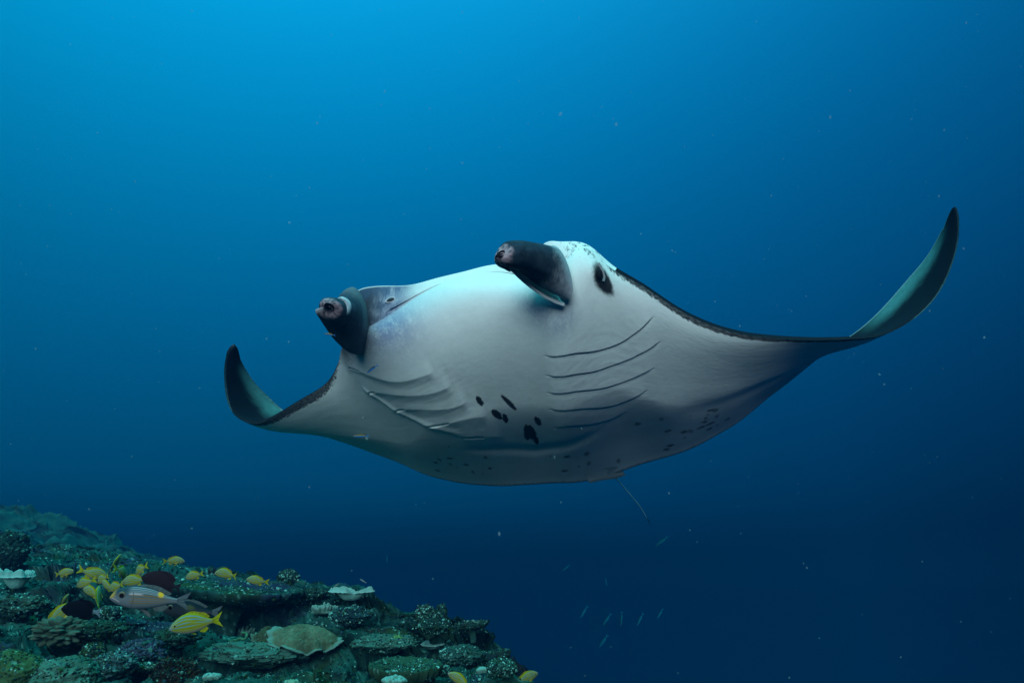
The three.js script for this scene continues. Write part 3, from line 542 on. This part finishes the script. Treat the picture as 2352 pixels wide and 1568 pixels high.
branching('branching_coral', 'pale-tipped branching coral at the right end of the big table coral', 744, 1396, 28, 12, 70);
branching('branching_coral', 'white-tipped branching coral low down beside the red-brown growth', 486, 1551, 15, 7, 36, {});
branching('branching_coral', 'tiny cream branching coral at the bottom edge left of the brown table', 669, 1566, 12, 7, 26, { tip: [0.235, 0.302, 0.205] });
branching('branching_coral', 'small yellow-green branching coral on the dark ledge', 911, 1464, 12, 7, 24, { base: [0.067, 0.112, 0.032], tip: [0.176, 0.258, 0.086] });
branching('branching_coral', 'white-dotted branching coral under the rim of the brown table', 906, 1560, 22, 10, 40, { out: .30 });
branching('branching_coral', 'tiny white coral cluster near the right end of the reef', 1108, 1536, 9, 6, 18, {});
lump('knob_coral', 'dark knob of coral standing up on the crest of the reef', 'coral', 661, 1330, 23, 20, { rough: .3, fine: .10, ledge: .35, part: 'knob', tint: [.07, .10, .09] });
lump('coral_boulder', 'dark rounded coral boulder at the far left edge, above the pale coral', 'coral', 14, 1268, 44, 44, { rough: .35, fine: .08, part: 'knob', tint: [.025, .035, .035] });
lump('coral_boulder', 'green-capped coral boulder on the skyline at lower centre', 'coral', 976, 1410, 22, 19, { rough: .25, fine: .08, part: 'knob', tint: [.09, .14, .08] });
lump('coral_boulder', 'narrow purple-blue coral boulder touching the green-capped one', 'coral', 1014, 1408, 11, 17, { rough: .3, fine: .1, part: 'knob', tint: [.08, .08, .16] });
lump('coral_boulder', 'dark dotted coral clump below the green-capped head', 'coral', 998, 1442, 42, 20, { rough: .22, fine: .12, part: 'knob', ledge: .3, tint: [.05, .07, .05] });
lump('coral_boulder', 'round pale green coral boulder under the nose of the silver fish', 'coral', 253, 1408, 24, 15, { rough: .12, fine: .03, part: 'knob', color: mottle([0.049, 0.080, 0.058], [0.091, 0.135, 0.096], 18, 4) });
lump('knobbly_coral', 'knobbly coral with pale bumps under the black fish', 'coral', 142, 1452, 50, 24, { rough: .15, knobs: .55, kf: 3.2, detail: 34, part: 'knobs', color: mottle([0.038, 0.043, 0.029], [0.103, 0.120, 0.091], 12, 8) });
lump('coral_mound', 'olive coral mound in the bottom left corner', 'coral', 24, 1548, 74, 50, { rough: .2, fine: .04, part: 'mound', detail: 34, color: mottle([0.027, 0.045, 0.019], [0.099, 0.140, 0.062], 9, 3, .5) });
lump('coral_mound', 'blue-green coral mound near the bottom left corner, with a purple lump on it', 'coral', 150, 1560, 74, 46, { rough: .22, fine: .05, part: 'mound', detail: 34, color: mottle([0.030, 0.065, 0.048], [0.099, 0.165, 0.130], 10, 6, .5) });
lump('coral_lump', 'small purple lump on the blue-green mound', 'coral', 108, 1530, 17, 17, { out: .24, rough: .25, part: 'lump', color: mottle([0.038, 0.040, 0.082], [0.106, 0.130, 0.173], 24, 2) });
lump('coral_lump', 'larger purple encrusted lump below the silver fish', 'coral', 326, 1500, 54, 30, { rough: .3, fine: .09, part: 'lump', detail: 34, color: mottle([0.019, 0.020, 0.043], [0.072, 0.080, 0.130], 14, 5, .4) });
lump('coral_lump', 'blue-grey encrusted lump left of the red-brown growth', 'coral', 262, 1528, 48, 28, { rough: .3, fine: .1, part: 'lump', detail: 34, color: mottle([0.023, 0.045, 0.053], [0.095, 0.150, 0.158], 14, 15, .6) });
lump('coral_lump', 'dark green-brown lump between the two purple ones and the yellow mound', 'coral', 214, 1496, 24, 16, { rough: .3, fine: .08, part: 'lump', color: mottle([0.019, 0.020, 0.019], [0.099, 0.150, 0.058], 16, 19) });
lump('red_sponge', 'shaggy red-brown growth at the bottom edge', 'sponge', 404, 1546, 46, 30, { rough: .45, fine: .16, freq: 3.2, part: 'growth', detail: 40, color: mottle([0.011, 0.008, 0.007], [0.061, 0.028, 0.019], 14, 21, .25) });
lump('red_sponge', 'small dark red sponge beside the brown table coral', 'sponge', 1020, 1541, 16, 10, { rough: .4, fine: .1, part: 'growth', color: mottle([0.011, 0.006, 0.006], [0.053, 0.020, 0.017], 20, 23) });
lump('pale_crust', 'pale green crusted stone between the purple lump and the red growth', 'coral', 336, 1532, 34, 9, { rough: .4, fine: .14, part: 'crust', color: mottle([0.076, 0.140, 0.106], [0.190, 0.280, 0.221], 20, 25, .6) });
lump('reef_rock', 'long pale-topped rock ledge across the bottom centre, black underneath', 'rock', 590, 1512, 122, 34, { rough: .3, fine: .06, ledge: .42, rz: .6, detail: 44, tint: [.30, .36, .30] });
lump('reef_rock', 'pale-topped rock ledge left of the brown table coral', 'rock', 880, 1484, 76, 26, { rough: .28, fine: .07, ledge: .42, rz: .6, detail: 36, tint: [.27, .34, .28] });
lump('reef_rock', 'round rock on the lower right rim of the reef', 'rock', 1152, 1536, 34, 22, { rough: .25, fine: .08, ledge: .2, tint: [.10, .14, .12] });
lump('reef_rock', 'dark rounded rock below the small shelf coral', 'rock', 1088, 1468, 36, 20, { rough: .3, fine: .1, ledge: .3, tint: [.06, .09, .08] });
lump('reef_rock', 'green crusted rock right of the knobbly coral', 'rock', 232, 1448, 56, 20, { rough: .35, fine: .10, ledge: .3, tint: [.07, .12, .07] });
lump('reef_rock', 'green crusted rock below the front yellow fish', 'rock', 408, 1466, 50, 22, { rough: .35, fine: .10, ledge: .3, tint: [.08, .14, .09] });
lump('reef_rock', 'pale crusted rock at the left edge below the pale folded coral', 'rock', 40, 1398, 72, 30, { rough: .35, fine: .10, ledge: .35, tint: [.16, .21, .19] });
lump('reef_rock', 'rubbly blue-purple rock right of the branching coral', 'rock', 806, 1418, 44, 22, { rough: .35, fine: .10, ledge: .2, tint: [.08, .10, .16] });
lump('reef_rock', 'teal crusted rock on the crest between the knob and the folded coral', 'rock', 716, 1366, 36, 14, { rough: .35, fine: .12, ledge: .2, tint: [.14, .22, .2] });
lump('reef_rock', 'pale speckled rock at the right end of the reef, above the round one', 'rock', 1060, 1508, 48, 24, { rough: .35, fine: .12, ledge: .2, tint: [.13, .2, .19] });
{ // a curly green wire coral
  const D = surfD(545, 1480) - .05, pts = [[524, 1486], [526, 1476], [536, 1470], [546, 1472], [550, 1480], [543, 1484], [540, 1476], [550, 1466], [560, 1468], [566, 1462], [566, 1455], [556, 1452]].map(([x, y], i) => at(x, y, D - .01 * Math.sin(i)));
  const g0 = groupAt('wire_coral', pts[0]), tg = new THREE.TubeGeometry(new THREE.CatmullRomCurve3(pts.map((p) => p.clone().sub(pts[0]))), 90, .0042, 8); tg.deleteAttribute('uv'); colored(tg, mottle([0.038, 0.090, 0.048], [0.091, 0.190, 0.106], 60, 2));
  meshOf('stem', tg, coralMat, g0); tag(g0, 'thin curly green wire coral below the pale branching one', 'coral');
}

// small encrusting growth that nobody could count: on the slope and on the rocks that stand on it
{
  const r = rng(31), base = new THREE.IcosahedronGeometry(1, 2), p = base.attributes.position;
  for (let i = 0; i < p.count; i++) { const k = 1 + .38 * noise(p.getX(i) * 1.7, p.getY(i) * 1.7, p.getZ(i) * 1.7) + .32 * noise(p.getX(i) * 4, p.getY(i) * 4, p.getZ(i) * 4 + 3); p.setXYZ(i, p.getX(i) * k, p.getY(i) * k * .8, p.getZ(i) * k); }
  base.deleteAttribute('uv'); const lumpy = weld(base); lumpy.computeVertexNormals();
  const spots = [], q = new THREE.Vector3(), o = new THREE.Vector3();
  for (let i = 0; i < 30000; i++) {
    const u = lerp(-300, 1250, r()), S = skyD(u), D = 1 / lerp(1 / 1.75, 1 / S, r()); at(u, reefY(u, D), D, q); q.y -= .9 * smooth(1180, 1390, u) * (u - 1180) / 210 + hollow(u, D); roughen(q, o); spots.push([o.x, o.y, o.z, D]);
  }
  const growthMat = new THREE.MeshPhysicalMaterial({ ior: 1.07, roughness: .95, specularIntensity: .08, color: new THREE.Color().setRGB(.48, .98, .94) }), m = new THREE.Matrix4(), e = new THREE.Euler(), Q = new THREE.Quaternion(), s = new THREE.Vector3(), c = new THREE.Color();  // growth is tinted teal too, imitating the cyan-green light on the reef
  const tones = [[.008, .020, .018], [.03, .075, .064], [.022, .032, .048], [.030, .048, .016], [.05, .12, .10], [.022, .022, .016], [.02, .05, .044], [.22, .36, .32]];
  const grow = (spots, size) => {
    const im = new THREE.InstancedMesh(lumpy, growthMat, spots.length);
    spots.forEach(([x, y, z, D, n], i) => {
      const k = size * (.0018 + .0055 * r() * r() * r()) * (D / 2.6); s.set(k * (.7 + 1.3 * r()), k * (.5 + .8 * r()), k * (.7 + 1.3 * r()));
      m.compose(o.set(x, y, z), Q.setFromEuler(e.set(r() * 2, r() * 6, r() * 2)), s); im.setMatrixAt(i, m);
      const pale = n > .1 ? .22 : .04, t = tones[r() < pale ? 7 : Math.floor(r() * 7)], v = .6 + .7 * r(); im.setColorAt(i, c.setRGB(t[0] * v, t[1] * v, t[2] * v));
    });
    im.castShadow = im.receiveShadow = true; return im;
  };
  for (const g of CRUSTED) {                                            // the crusts on each rock and coral move with it
    g.updateMatrixWorld(true); const P = g.children[0].geometry.attributes.position, n = Math.min(900, P.count / 5), own = [], D = g.position.distanceTo(EYE);
    for (let i = 0; i < n; i++) { o.fromBufferAttribute(P, Math.floor(r() * P.count)); if (o.y < -.02 && r() < .7) continue; q.copy(o).applyMatrix4(g.matrixWorld); own.push([o.x, o.y, o.z, D, noise(q.x * 3, q.y * 3, q.z * 3)]); }
    const im = grow(own, .8); im.name = 'crust'; im.userData.kind = 'stuff'; g.add(im);
  }
  const im = grow(spots.map(([x, y, z, D]) => [x, y, z, D, noise(x * 3, y * 3, z * 3)]), 1);
  im.name = 'reef_growth'; scene.add(im); tag(im, 'small crusts, turf and rubble covering the reef slope', 'reef growth', undefined, 'stuff');
}

// ---------------------------------------------------------------- fish
const fishMat = new THREE.MeshPhysicalMaterial({ ior: 1.07, vertexColors: true, roughness: .4, specularIntensity: .25 });
const finMat = new THREE.MeshPhysicalMaterial({ ior: 1.07, vertexColors: true, roughness: .5, specularIntensity: .2, side: THREE.DoubleSide });
const eyeMat = new THREE.MeshPhysicalMaterial({ ior: 1.07, color: new THREE.Color().setRGB(.006, .006, .008), roughness: .15 });
// a fish of length 1, nose at x = +0.5, tail root at x = -0.32; o.top / o.bottom: heights along it, o.skin(x, y): its colours
const blackMat = new THREE.MeshPhysicalMaterial({ ior: 1.07, vertexColors: true, roughness: .8, specularIntensity: .03 });
function makeFish(name, o) {
  const root = new THREE.Group(); root.name = name;
  const xs = [-.34, -.28, -.18, -.05, .10, .24, .36, .45, .5], T = spline(xs, o.top), B = spline(xs, o.bottom), Wd = spline(xs, o.width ?? [.012, .018, .035, .055, .068, .066, .052, .028, .004]);
  const bend = (x) => (o.bend ?? 0) * Math.pow(Math.min(0, x - .1), 2), NX = o.nx ?? 90, NP = o.np ?? 40;
  const g = sheet(NX, NP, (i, j) => {
    const x = lerp(-.34, .5, i / (NX - 1)), a = j / NP * 2 * Math.PI, t = T(x), b = B(x), m = (t + b) / 2, h = Math.max(.002, (t - b) / 2), e = Math.max(0, Wd(x)) * (i === NX - 1 ? .1 : 1);
    return [x, m + h * Math.cos(a) * (i === NX - 1 ? .4 : 1), e * Math.sin(a) * Math.pow(Math.abs(Math.sin(a)), .25) + bend(x)];
  }, true);
  colored(g, (x, y, z) => { const t = T(x), b = B(x); return o.skin(x, (y - b) / Math.max(.001, t - b), y, z); });
  meshOf('body', g, o.mat ?? fishMat, root);
  const fin = (part, outline, col, z0 = 0, tilt = 0) => {                 // outline: rows of [x, y] base point and [x, y] edge point
    const n = outline.length, f = [0, 1, 2, 3].map((k) => spline(outline.map((_, i) => i), outline.map((r) => r[k]))), N = 22, M = 8;
    const s = sheet(N, M * 2, (i, j) => {
      const q = i / (N - 1) * (n - 1), back = j >= M, t = (back ? 2 * M - 1 - j : j) / (M - 1), x = lerp(f[0](q), f[2](q), t), y = lerp(f[1](q), f[3](q), t), th = .006 * (1 - t) + .0012;
      return [x, y, z0 + tilt * t + (back ? -th : th) * Math.min(1, 6 * Math.min(i, N - 1 - i) / N + .15) + bend(x) + .004 * Math.sin(q * 5) * t];
    }, true);
    colored(s, (x, y, z, k) => { const j = k % (M * 2), t = (j >= M ? 2 * M - 1 - j : j) / (M - 1), ray = .85 + .3 * Math.abs(Math.sin(Math.floor(k / (M * 2)) * 2.1)); return col(t, x, y).map((c) => c * ray); });
    return meshOf(part, s, o.mat ?? finMat, root);
  };
  for (const a of o.fins) fin(...a);
  for (const sgn of [1, -1]) {
    const ex = o.eye[0], ey = o.eye[1], r = o.eye[2], z = sgn * Wd(ex) * .86, e = new THREE.SphereGeometry(r, 16, 12); e.scale(1, 1, .55); e.translate(ex, ey, z);
    const em = meshOf('eye', e, new THREE.MeshPhysicalMaterial({ ior: 1.07, color: new THREE.Color().setRGB(...(o.iris ?? [.3, .3, .28])), roughness: .2 }), root);
    const p = new THREE.SphereGeometry(r * .68, 14, 10); p.scale(1, 1, .5); p.translate(ex, ey, z + sgn * r * .36); meshOf('pupil', p, eyeMat, em);
  }
  return root;
}
// heading: angle seen in the picture (0 = right, 90 = up), turn: degrees turned away from the viewer, roll about its own length
function placeFish(f, name, px, py, D, lengthPx, heading, turn, roll = 0) {
  f.name = numbered(name); f.position.copy(at(px, py, D)); f.scale.setScalar(lengthPx * PX(D) / Math.max(.35, Math.cos(turn * Math.PI / 180)));
  const h = heading * Math.PI / 180, t = turn * Math.PI / 180, R = new THREE.Vector3(1, 0, 0), U = new THREE.Vector3(0, CP, SP), F = new THREE.Vector3(0, SP, -CP);
  const x = R.clone().multiplyScalar(Math.cos(h) * Math.cos(t)).addScaledVector(U, Math.sin(h) * Math.cos(t)).addScaledVector(F, Math.sin(t));
  let y = U.clone().applyAxisAngle(x, roll * Math.PI / 180); y.addScaledVector(x, -y.dot(x)).normalize();
  if (Math.abs(x.dot(U)) > .97) { y = R.clone().multiplyScalar(-1); y.addScaledVector(x, -y.dot(x)).normalize(); }
  f.quaternion.setFromRotationMatrix(new THREE.Matrix4().makeBasis(x, y, x.clone().cross(y)));
  scene.add(f); return f;
}
const YEL = [.22, .30, .005], YEL2 = [.15, .20, .005];
const yfin = (t) => mix3(YEL2, YEL, t);
function snapper(bend) {
  const y = (k) => YEL.map((c) => c * k);
  return makeFish('fish', {
    top: [.045, .058, .115, .19, .222, .198, .13, .05, -.02], bottom: [-.038, -.05, -.10, -.148, -.168, -.155, -.12, -.075, -.035], eye: [.375, .028, .026], bend, iris: [.25, .25, .1], nx: 100, np: 84,
    skin: (x, f, yy) => {
      let c = mix3([.13, .18, .15], y(.8), smooth(.05, .20, f)); 
      for (const [a, sl] of [[.88, .05], [.73, .04], [.56, .02], [.40, -.01]]) { const d = Math.abs(f - a - sl * (x - .1) * 3); c = mix3(c, [.07, .32, .46], smooth(.021, .009, d) * smooth(.48, .40, x) * smooth(-.34, -.27, x)); c = mix3(c, [.06, .10, .10], .6 * smooth(.014, .005, Math.abs(d - .032)) * smooth(.46, .4, x)); }
      if (f < .24) c = mix3(c, [.24, .25, .18], .5 * smooth(.02, .0, Math.abs(((f * 22) % 1) - .5) - .3));
      if (x > .40) c = mix3(c, [.16, .22, .30], smooth(.40, .48, x) * .7);
      return c.map((v) => v * (1 + .10 * noise(x * 70, yy * 90, 3)));
    },
    fins: [
      ['caudal_fin', [[-.33, .046, -.53, .165], [-.34, .02, -.47, .055], [-.345, .0, -.445, .0], [-.34, -.02, -.47, -.055], [-.33, -.036, -.53, -.15]], yfin],
      ['dorsal_fin', [[.20, .20, .17, .22], [.08, .212, .05, .25], [-.05, .178, -.08, .215], [-.15, .125, -.20, .18], [-.24, .068, -.285, .092]], (t) => mix3(YEL2, [.20, .22, .006], t)],
      ['anal_fin', [[-.06, -.13, -.08, -.17], [-.12, -.11, -.17, -.19], [-.20, -.075, -.24, -.125]], yfin],
      ['pelvic_fin', [[.19, -.15, .13, -.18], [.15, -.156, .02, -.22], [.11, -.156, .03, -.19]], yfin, .02, .03],
      ['pectoral_fin', [[.235, -.03, .12, .0], [.23, -.055, .06, -.075], [.225, -.08, .12, -.11]], (t) => mix3(YEL, [.3, .3, .05], t), .064, .05],
    ],
  });
}
function bream(stripe) {
  return makeFish('fish', {
    top: [.035, .042, .075, .125, .15, .14, .10, .045, -.035], bottom: [-.03, -.036, -.07, -.115, -.145, -.15, -.125, -.09, -.055], eye: [.335, .028, .044], iris: [.13, .12, .08], bend: 0, nx: 220, np: 120,
    skin: (x, f, yy) => {
      let c = mix3([.12, .17, .19], [.02, .058, .07], smooth(.40, .92, f)).map((v) => v * (stripe ? 1 : .4));
      if (stripe) {
        for (const a of [.66, .54, .42, .31]) c = mix3(c, [.20, .14, .02], smooth(.030, .012, Math.abs(f - a - .10 * (.1 - x) * (x < .1 ? .4 : 1))) * smooth(.26, .2, x) * smooth(-.3, -.16, x) * .85);
        for (const a of [.76, .82, .88, .94]) c = mix3(c, [.22, .34, .36], smooth(.022, .008, Math.abs(f - a)) * smooth(.30, .2, x) * .8);
        c = mix3(c, [.42, .46, .48], smooth(.05, .01, Math.abs(f - .70)) * smooth(.05, .12, x) * smooth(.27, .22, x) * .8);
        c = mix3(c, [.60, .45, .03], smooth(.05, .02, Math.hypot(x + .135, (f - .86) * .22)));
        if (x > .40) c = mix3(c, [.34, .28, .06], smooth(.40, .47, x) * smooth(.35, .6, f));
        c = mix3(c, [.6, .6, .6], smooth(.028, .010, Math.abs(f - .30 - (x - .38) * 1.6)) * smooth(.34, .38, x) * smooth(.48, .45, x));
        c = mix3(c, [.08, .10, .10], smooth(.010, .003, Math.abs(x - .215 - .05 * Math.pow(f - .5, 2) * 4 + .03)) * smooth(.12, .2, f) * smooth(.85, .75, f) * .8);
      } else c = mix3(c, [.10, .14, .05], smooth(.12, .03, Math.hypot(x - .02, (f - .68) * .5)) * .7);
      return c.map((v) => v * (1 + .14 * noise(x * 90, yy * 120, 1)));
    },
    fins: [
      ['caudal_fin', [[-.33, .036, -.50, .14], [-.34, .015, -.46, .05], [-.345, .0, -.43, .005], [-.34, -.015, -.46, -.04], [-.33, -.03, -.49, -.11]], () => [.06, .10, .11]],
      ['dorsal_fin', [[.16, .145, .14, .165], [.04, .142, .02, .175], [-.10, .105, -.13, .15], [-.22, .06, -.26, .085]], () => [.06, .10, .10]],
      ['anal_fin', [[-.05, -.12, -.08, -.155], [-.12, -.09, -.17, -.15], [-.2, -.06, -.24, -.09]], () => [.07, .11, .11]],
      ['pelvic_fin', [[.15, -.145, .10, -.20], [.11, -.147, -.01, -.26], [.07, -.147, .0, -.2]], () => [.09, .13, .13], .02, .03],
      ['pectoral_fin', [[.20, -.03, .11, -.01], [.195, -.05, .05, -.06], [.19, -.065, .11, -.085]], (t) => mix3([.5, .38, .03], [.22, .24, .22], smooth(.2, .6, t)), .064, .05],
    ],
  });
}
function surgeon(dark, tailTone, pel) {
  return makeFish('fish', {
    top: [.035, .055, .14, .215, .235, .215, .155, .075, .0], bottom: [-.035, -.055, -.14, -.215, -.235, -.21, -.15, -.085, -.035], eye: [.37, .055, .022], iris: [.03, .03, .03], bend: 0, mat: blackMat,
    skin: (x, f, yy) => mix3(dark, tailTone, smooth(-.25, -.31, x)).map((v) => v * (1 + .2 * noise(x * 20, yy * 20, 4))),
    fins: [
      ['caudal_fin', [[-.33, .036, -.50, .15], [-.34, .015, -.44, .06], [-.345, 0, -.43, 0], [-.34, -.015, -.44, -.06], [-.33, -.036, -.50, -.15]], (t) => mix3(tailTone, tailTone.map((c) => c * .7), t)],
      ['dorsal_fin', [[.18, .225, .14, .25], [.0, .225, -.04, .275], [-.16, .155, -.22, .235], [-.26, .07, -.31, .12]], () => dark],
      ['anal_fin', [[.05, -.225, .0, -.26], [-.10, -.18, -.15, -.255], [-.26, -.07, -.31, -.12]], () => dark],
      ['pelvic_fin', [[.16, -.225, .13, -.27], [.13, -.23, .08, -.33], [.10, -.23, .07, -.29]], () => pel ?? dark, .02, .02],
    ],
  });
}
function slender(back, side) {
  return makeFish('fish', {
    top: [.018, .025, .05, .075, .085, .078, .058, .03, 0], bottom: [-.018, -.025, -.045, -.065, -.075, -.07, -.055, -.035, -.01], width: [.008, .014, .03, .045, .052, .048, .038, .022, .003], eye: [.39, .012, .016], bend: .25, nx: 50, np: 24,
    skin: (x, f) => f > .62 ? back : f > .42 ? side : side.map((c) => c * 1.35),
    fins: [['caudal_fin', [[-.33, .02, -.50, .10], [-.34, .01, -.43, .03], [-.345, 0, -.40, 0], [-.34, -.01, -.43, -.03], [-.33, -.02, -.50, -.10]], () => side], ['dorsal_fin', [[.12, .085, .08, .11], [-.05, .07, -.10, .10], [-.2, .045, -.25, .065]], () => back], ['anal_fin', [[-.05, -.065, -.08, -.09], [-.2, -.04, -.24, -.06]], () => side]],
  });
}
const put = (proto, name, label, category, group, ...where) => { const f = proto.used ? proto.clone() : proto; proto.used = true; placeFish(f, name, ...where); return tag(f, label, category, group); };

put(bream(true), 'striped_bream', 'large silver bream with thin gold stripes and a yellow spot near the tail', 'fish', undefined, 345, 1374, 2.45, 176, 172, -6);
put(bream(false), 'grey_bream', 'grey bream half hidden behind the front yellow striped fish', 'fish', undefined, 440, 1401, 2.62, 136, 172, -4);
const S1 = snapper(.35), S2 = snapper(-.5), S3 = snapper(.05);
put(snapper(-.1), 'blue_striped_snapper', 'bright yellow blue-striped snapper nearest the camera, right of the silver bream', 'fish', undefined, 449, 1432, 2.4, 112, 186, -12, 8);
const school = 'yellow snappers schooling over the left of the reef';
for (const [proto, label, ...w] of [
  [S1, 'yellow-tailed snapper half hidden by the black fish, tail to the left', 140, 1412, 2.72, 84, 32, 16, 0],
  [S2, 'snapper with a broad yellow tail, uppermost left of the school, head down right', 214, 1318, 3.7, 62, -22, 22, 0],
  [S1, 'snapper in the school swimming down left, tail up right, left of the pale-bellied pair', 195, 1339, 3.5, 54, 200, 20, 0],
  [S3, 'snapper tilted steeply upward, highest above the school', 263, 1296, 3.7, 40, 74, 45, 30],
  [S2, 'small snapper seen almost head-on with bold stripes, above the dark red-brown fish', 281, 1315, 3.6, 46, 245, 52, 0],
  [S1, 'snapper with its tail lifted upper right, right of the head-on one', 322, 1309, 3.55, 46, 218, 35, 0],
  [S3, 'pale snapper with dull stripes touching the head of the red-brown fish', 309, 1334, 3.45, 66, 190, 10, 0],
  [S2, 'dim green snapper behind the black fish with its back arched', 212, 1360, 3.2, 56, 170, 20, 0],
  [S1, 'snapper turned away below the dim green one, yellow forked tail low right', 224, 1374, 3.1, 46, 118, 50, -10],
  [S3, 'snapper just above the nose of the silver bream, tail raised', 266, 1348, 2.9, 50, 205, 28, 0],
  [S2, 'farthest dim snapper at the left end of the school', 148, 1316, 4.3, 44, 12, 10, 0],
  [S1, 'snapper swimming alone above the crest, yellow tail to the left', 400, 1288, 4.2, 44, -6, 18, 0],
  [S3, 'snapper with a bright tail just right of the red-brown fish', 446, 1322, 2.9, 48, 196, 14, 0],
  [S2, 'dim green-yellow snapper hovering over the big table coral', 520, 1318, 2.98, 58, 176, 8, 0],
  [S1, 'snapper at the right end of the table coral, only its yellow tail bright', 590, 1334, 2.9, 52, 172, 8, 0],
  [S3, 'small snapper standing steeply behind the black fish', 147, 1382, 2.95, 34, 72, 30, 20],
  [S2, 'yellow striped snapper cut off by the bottom edge of the photo', 1056, 1562, surfD(1056, 1560) - .25, 62, 152, 12, 0],
  [S1, 'dark-backed yellow-tailed snapper at the bottom, off the right end of the reef', 1206, 1560, 2.6, 64, 18, 24, 0],
  [S3, 'dim snapper in the middle of the school, behind the others', 236, 1330, 3.4, 44, 210, 30, 0],
  [S1, 'shaded snapper low in the middle of the school', 246, 1346, 3.3, 42, 160, 35, 0],
]) put(proto, 'yellow_snapper', label, 'fish', school, ...w);
put(surgeon([.004, .004, .005], [.10, .20, .24], [.36, .36, .01]), 'black_surgeonfish', 'jet-black oval surgeonfish with a pale blue tail base, below the yellow school', 'fish', undefined, 188, 1402, 2.6, 92, 172, -4);
put(surgeon([.016, .011, .012], [.014, .016, .02]), 'brown_surgeonfish', 'dark red-brown deep-bodied fish behind the silver bream', 'fish', undefined, 372, 1338, 3.0, 100, 166, 4);
put(surgeon([.014, .04, .055], [.014, .035, .05]), 'blue_grey_fish', 'dull blue-grey oval fish among the yellow snappers', 'fish', undefined, 172, 1312, 3.5, 44, 100, 20);
const W1 = slender([.01, .02, .03], [.03, .14, .34]), W2 = slender([.14, .13, .02], [.03, .16, .42]);
put(W1, 'cleaner_wrasse', 'tiny dark blue cleaner wrasse curling under the far gills of the manta', 'fish', undefined, 855, 847, 2.95, 34, 215, 20);
put(W2, 'cleaner_wrasse', 'tiny yellow and blue cleaner wrasse below the far wing of the manta', 'fish', undefined, 829, 1001, 3.3, 38, 182, 6);
put(W2, 'cleaner_wrasse', 'tiny pale cleaner wrasse beside the far head fin of the manta', 'fish', undefined, 757, 768, 2.95, 28, 172, 25);
const F1 = slender([.002, .05, .075], [.004, .11, .17]), far = 'small faint fusiliers in the open water under the manta';
for (const [label, ...w] of [
  ['largest of the faint blue fusiliers, just below the tip of the manta tail', 1520, 1243, 5.0, 36, 225, 20],
  ['faint fusilier swimming straight down, left of the others under the manta', 889, 1281, 5.8, 26, 268, 15],
  ['faint thin fusilier between the manta tail and the lower group', 1392, 1334, 6.0, 24, 280, 10],
  ['faint fusilier at the left end of the lower group', 1341, 1405, 5.6, 34, 244, 15],
  ['faint blue fusilier second from the left in the lower row', 1394, 1422, 5.5, 34, 238, 10],
  ['faint fusilier pointing straight down in the middle of the lower row', 1427, 1421, 5.6, 36, 266, 10],
  ['faint fusilier right of the middle in the lower row', 1470, 1422, 5.6, 34, 248, 10],
  ['faintest fusilier at the right end of the lower row', 1516, 1409, 6.6, 28, 244, 10],
  ['lowest faint fusilier, under the lower row', 1386, 1472, 5.4, 36, 238, 10],
  ['thin faint fusilier left of and above the lower row', 1300, 1304, 6.2, 24, 220, 10],
]) put(F1, 'fusilier', label, 'fish', far, ...w);
const F2 = slender([.10, .16, .15], [.22, .32, .32]);
put(F2, 'tiny_reef_fish', 'tiny pale fish darting above the pale folded coral on the crest', 'fish', undefined, 834, 1334, 3.1, 18, 150, 10);
put(F2, 'tiny_reef_fish', 'tiny pale fish left of the folded coral, pointing up', 'fish', undefined, 772, 1344, 3.1, 14, 40, 10);
{ // drifting plankton and marine snow
  const r = rng(99), geo = new THREE.IcosahedronGeometry(1, 1), N = 900, im = new THREE.InstancedMesh(geo, new THREE.MeshStandardMaterial({ color: new THREE.Color().setRGB(.32, .5, .5), roughness: .9, transparent: true, opacity: .13 }), N), m = new THREE.Matrix4(), q = new THREE.Quaternion(), e = new THREE.Euler(), p = new THREE.Vector3(), s = new THREE.Vector3();
  for (let i = 0; i < N; i++) {
    const D = .9 + 5.5 * Math.pow(r(), .8); at(lerp(-150, 2500, r()), lerp(-100, 1620, r()), D, p);
    const k = (.0006 + .0022 * Math.pow(r(), 5)) * (.6 + D * .35); s.set(k * (.6 + r()), k * (.6 + r()), k); m.compose(p, q.setFromEuler(e.set(r() * 6, r() * 6, r() * 6)), s); im.setMatrixAt(i, m);
  }
  im.name = 'plankton'; scene.add(im); tag(im, 'tiny pale specks drifting in the blue water', 'plankton', undefined, 'stuff');
}

renderer.render(scene, camera);
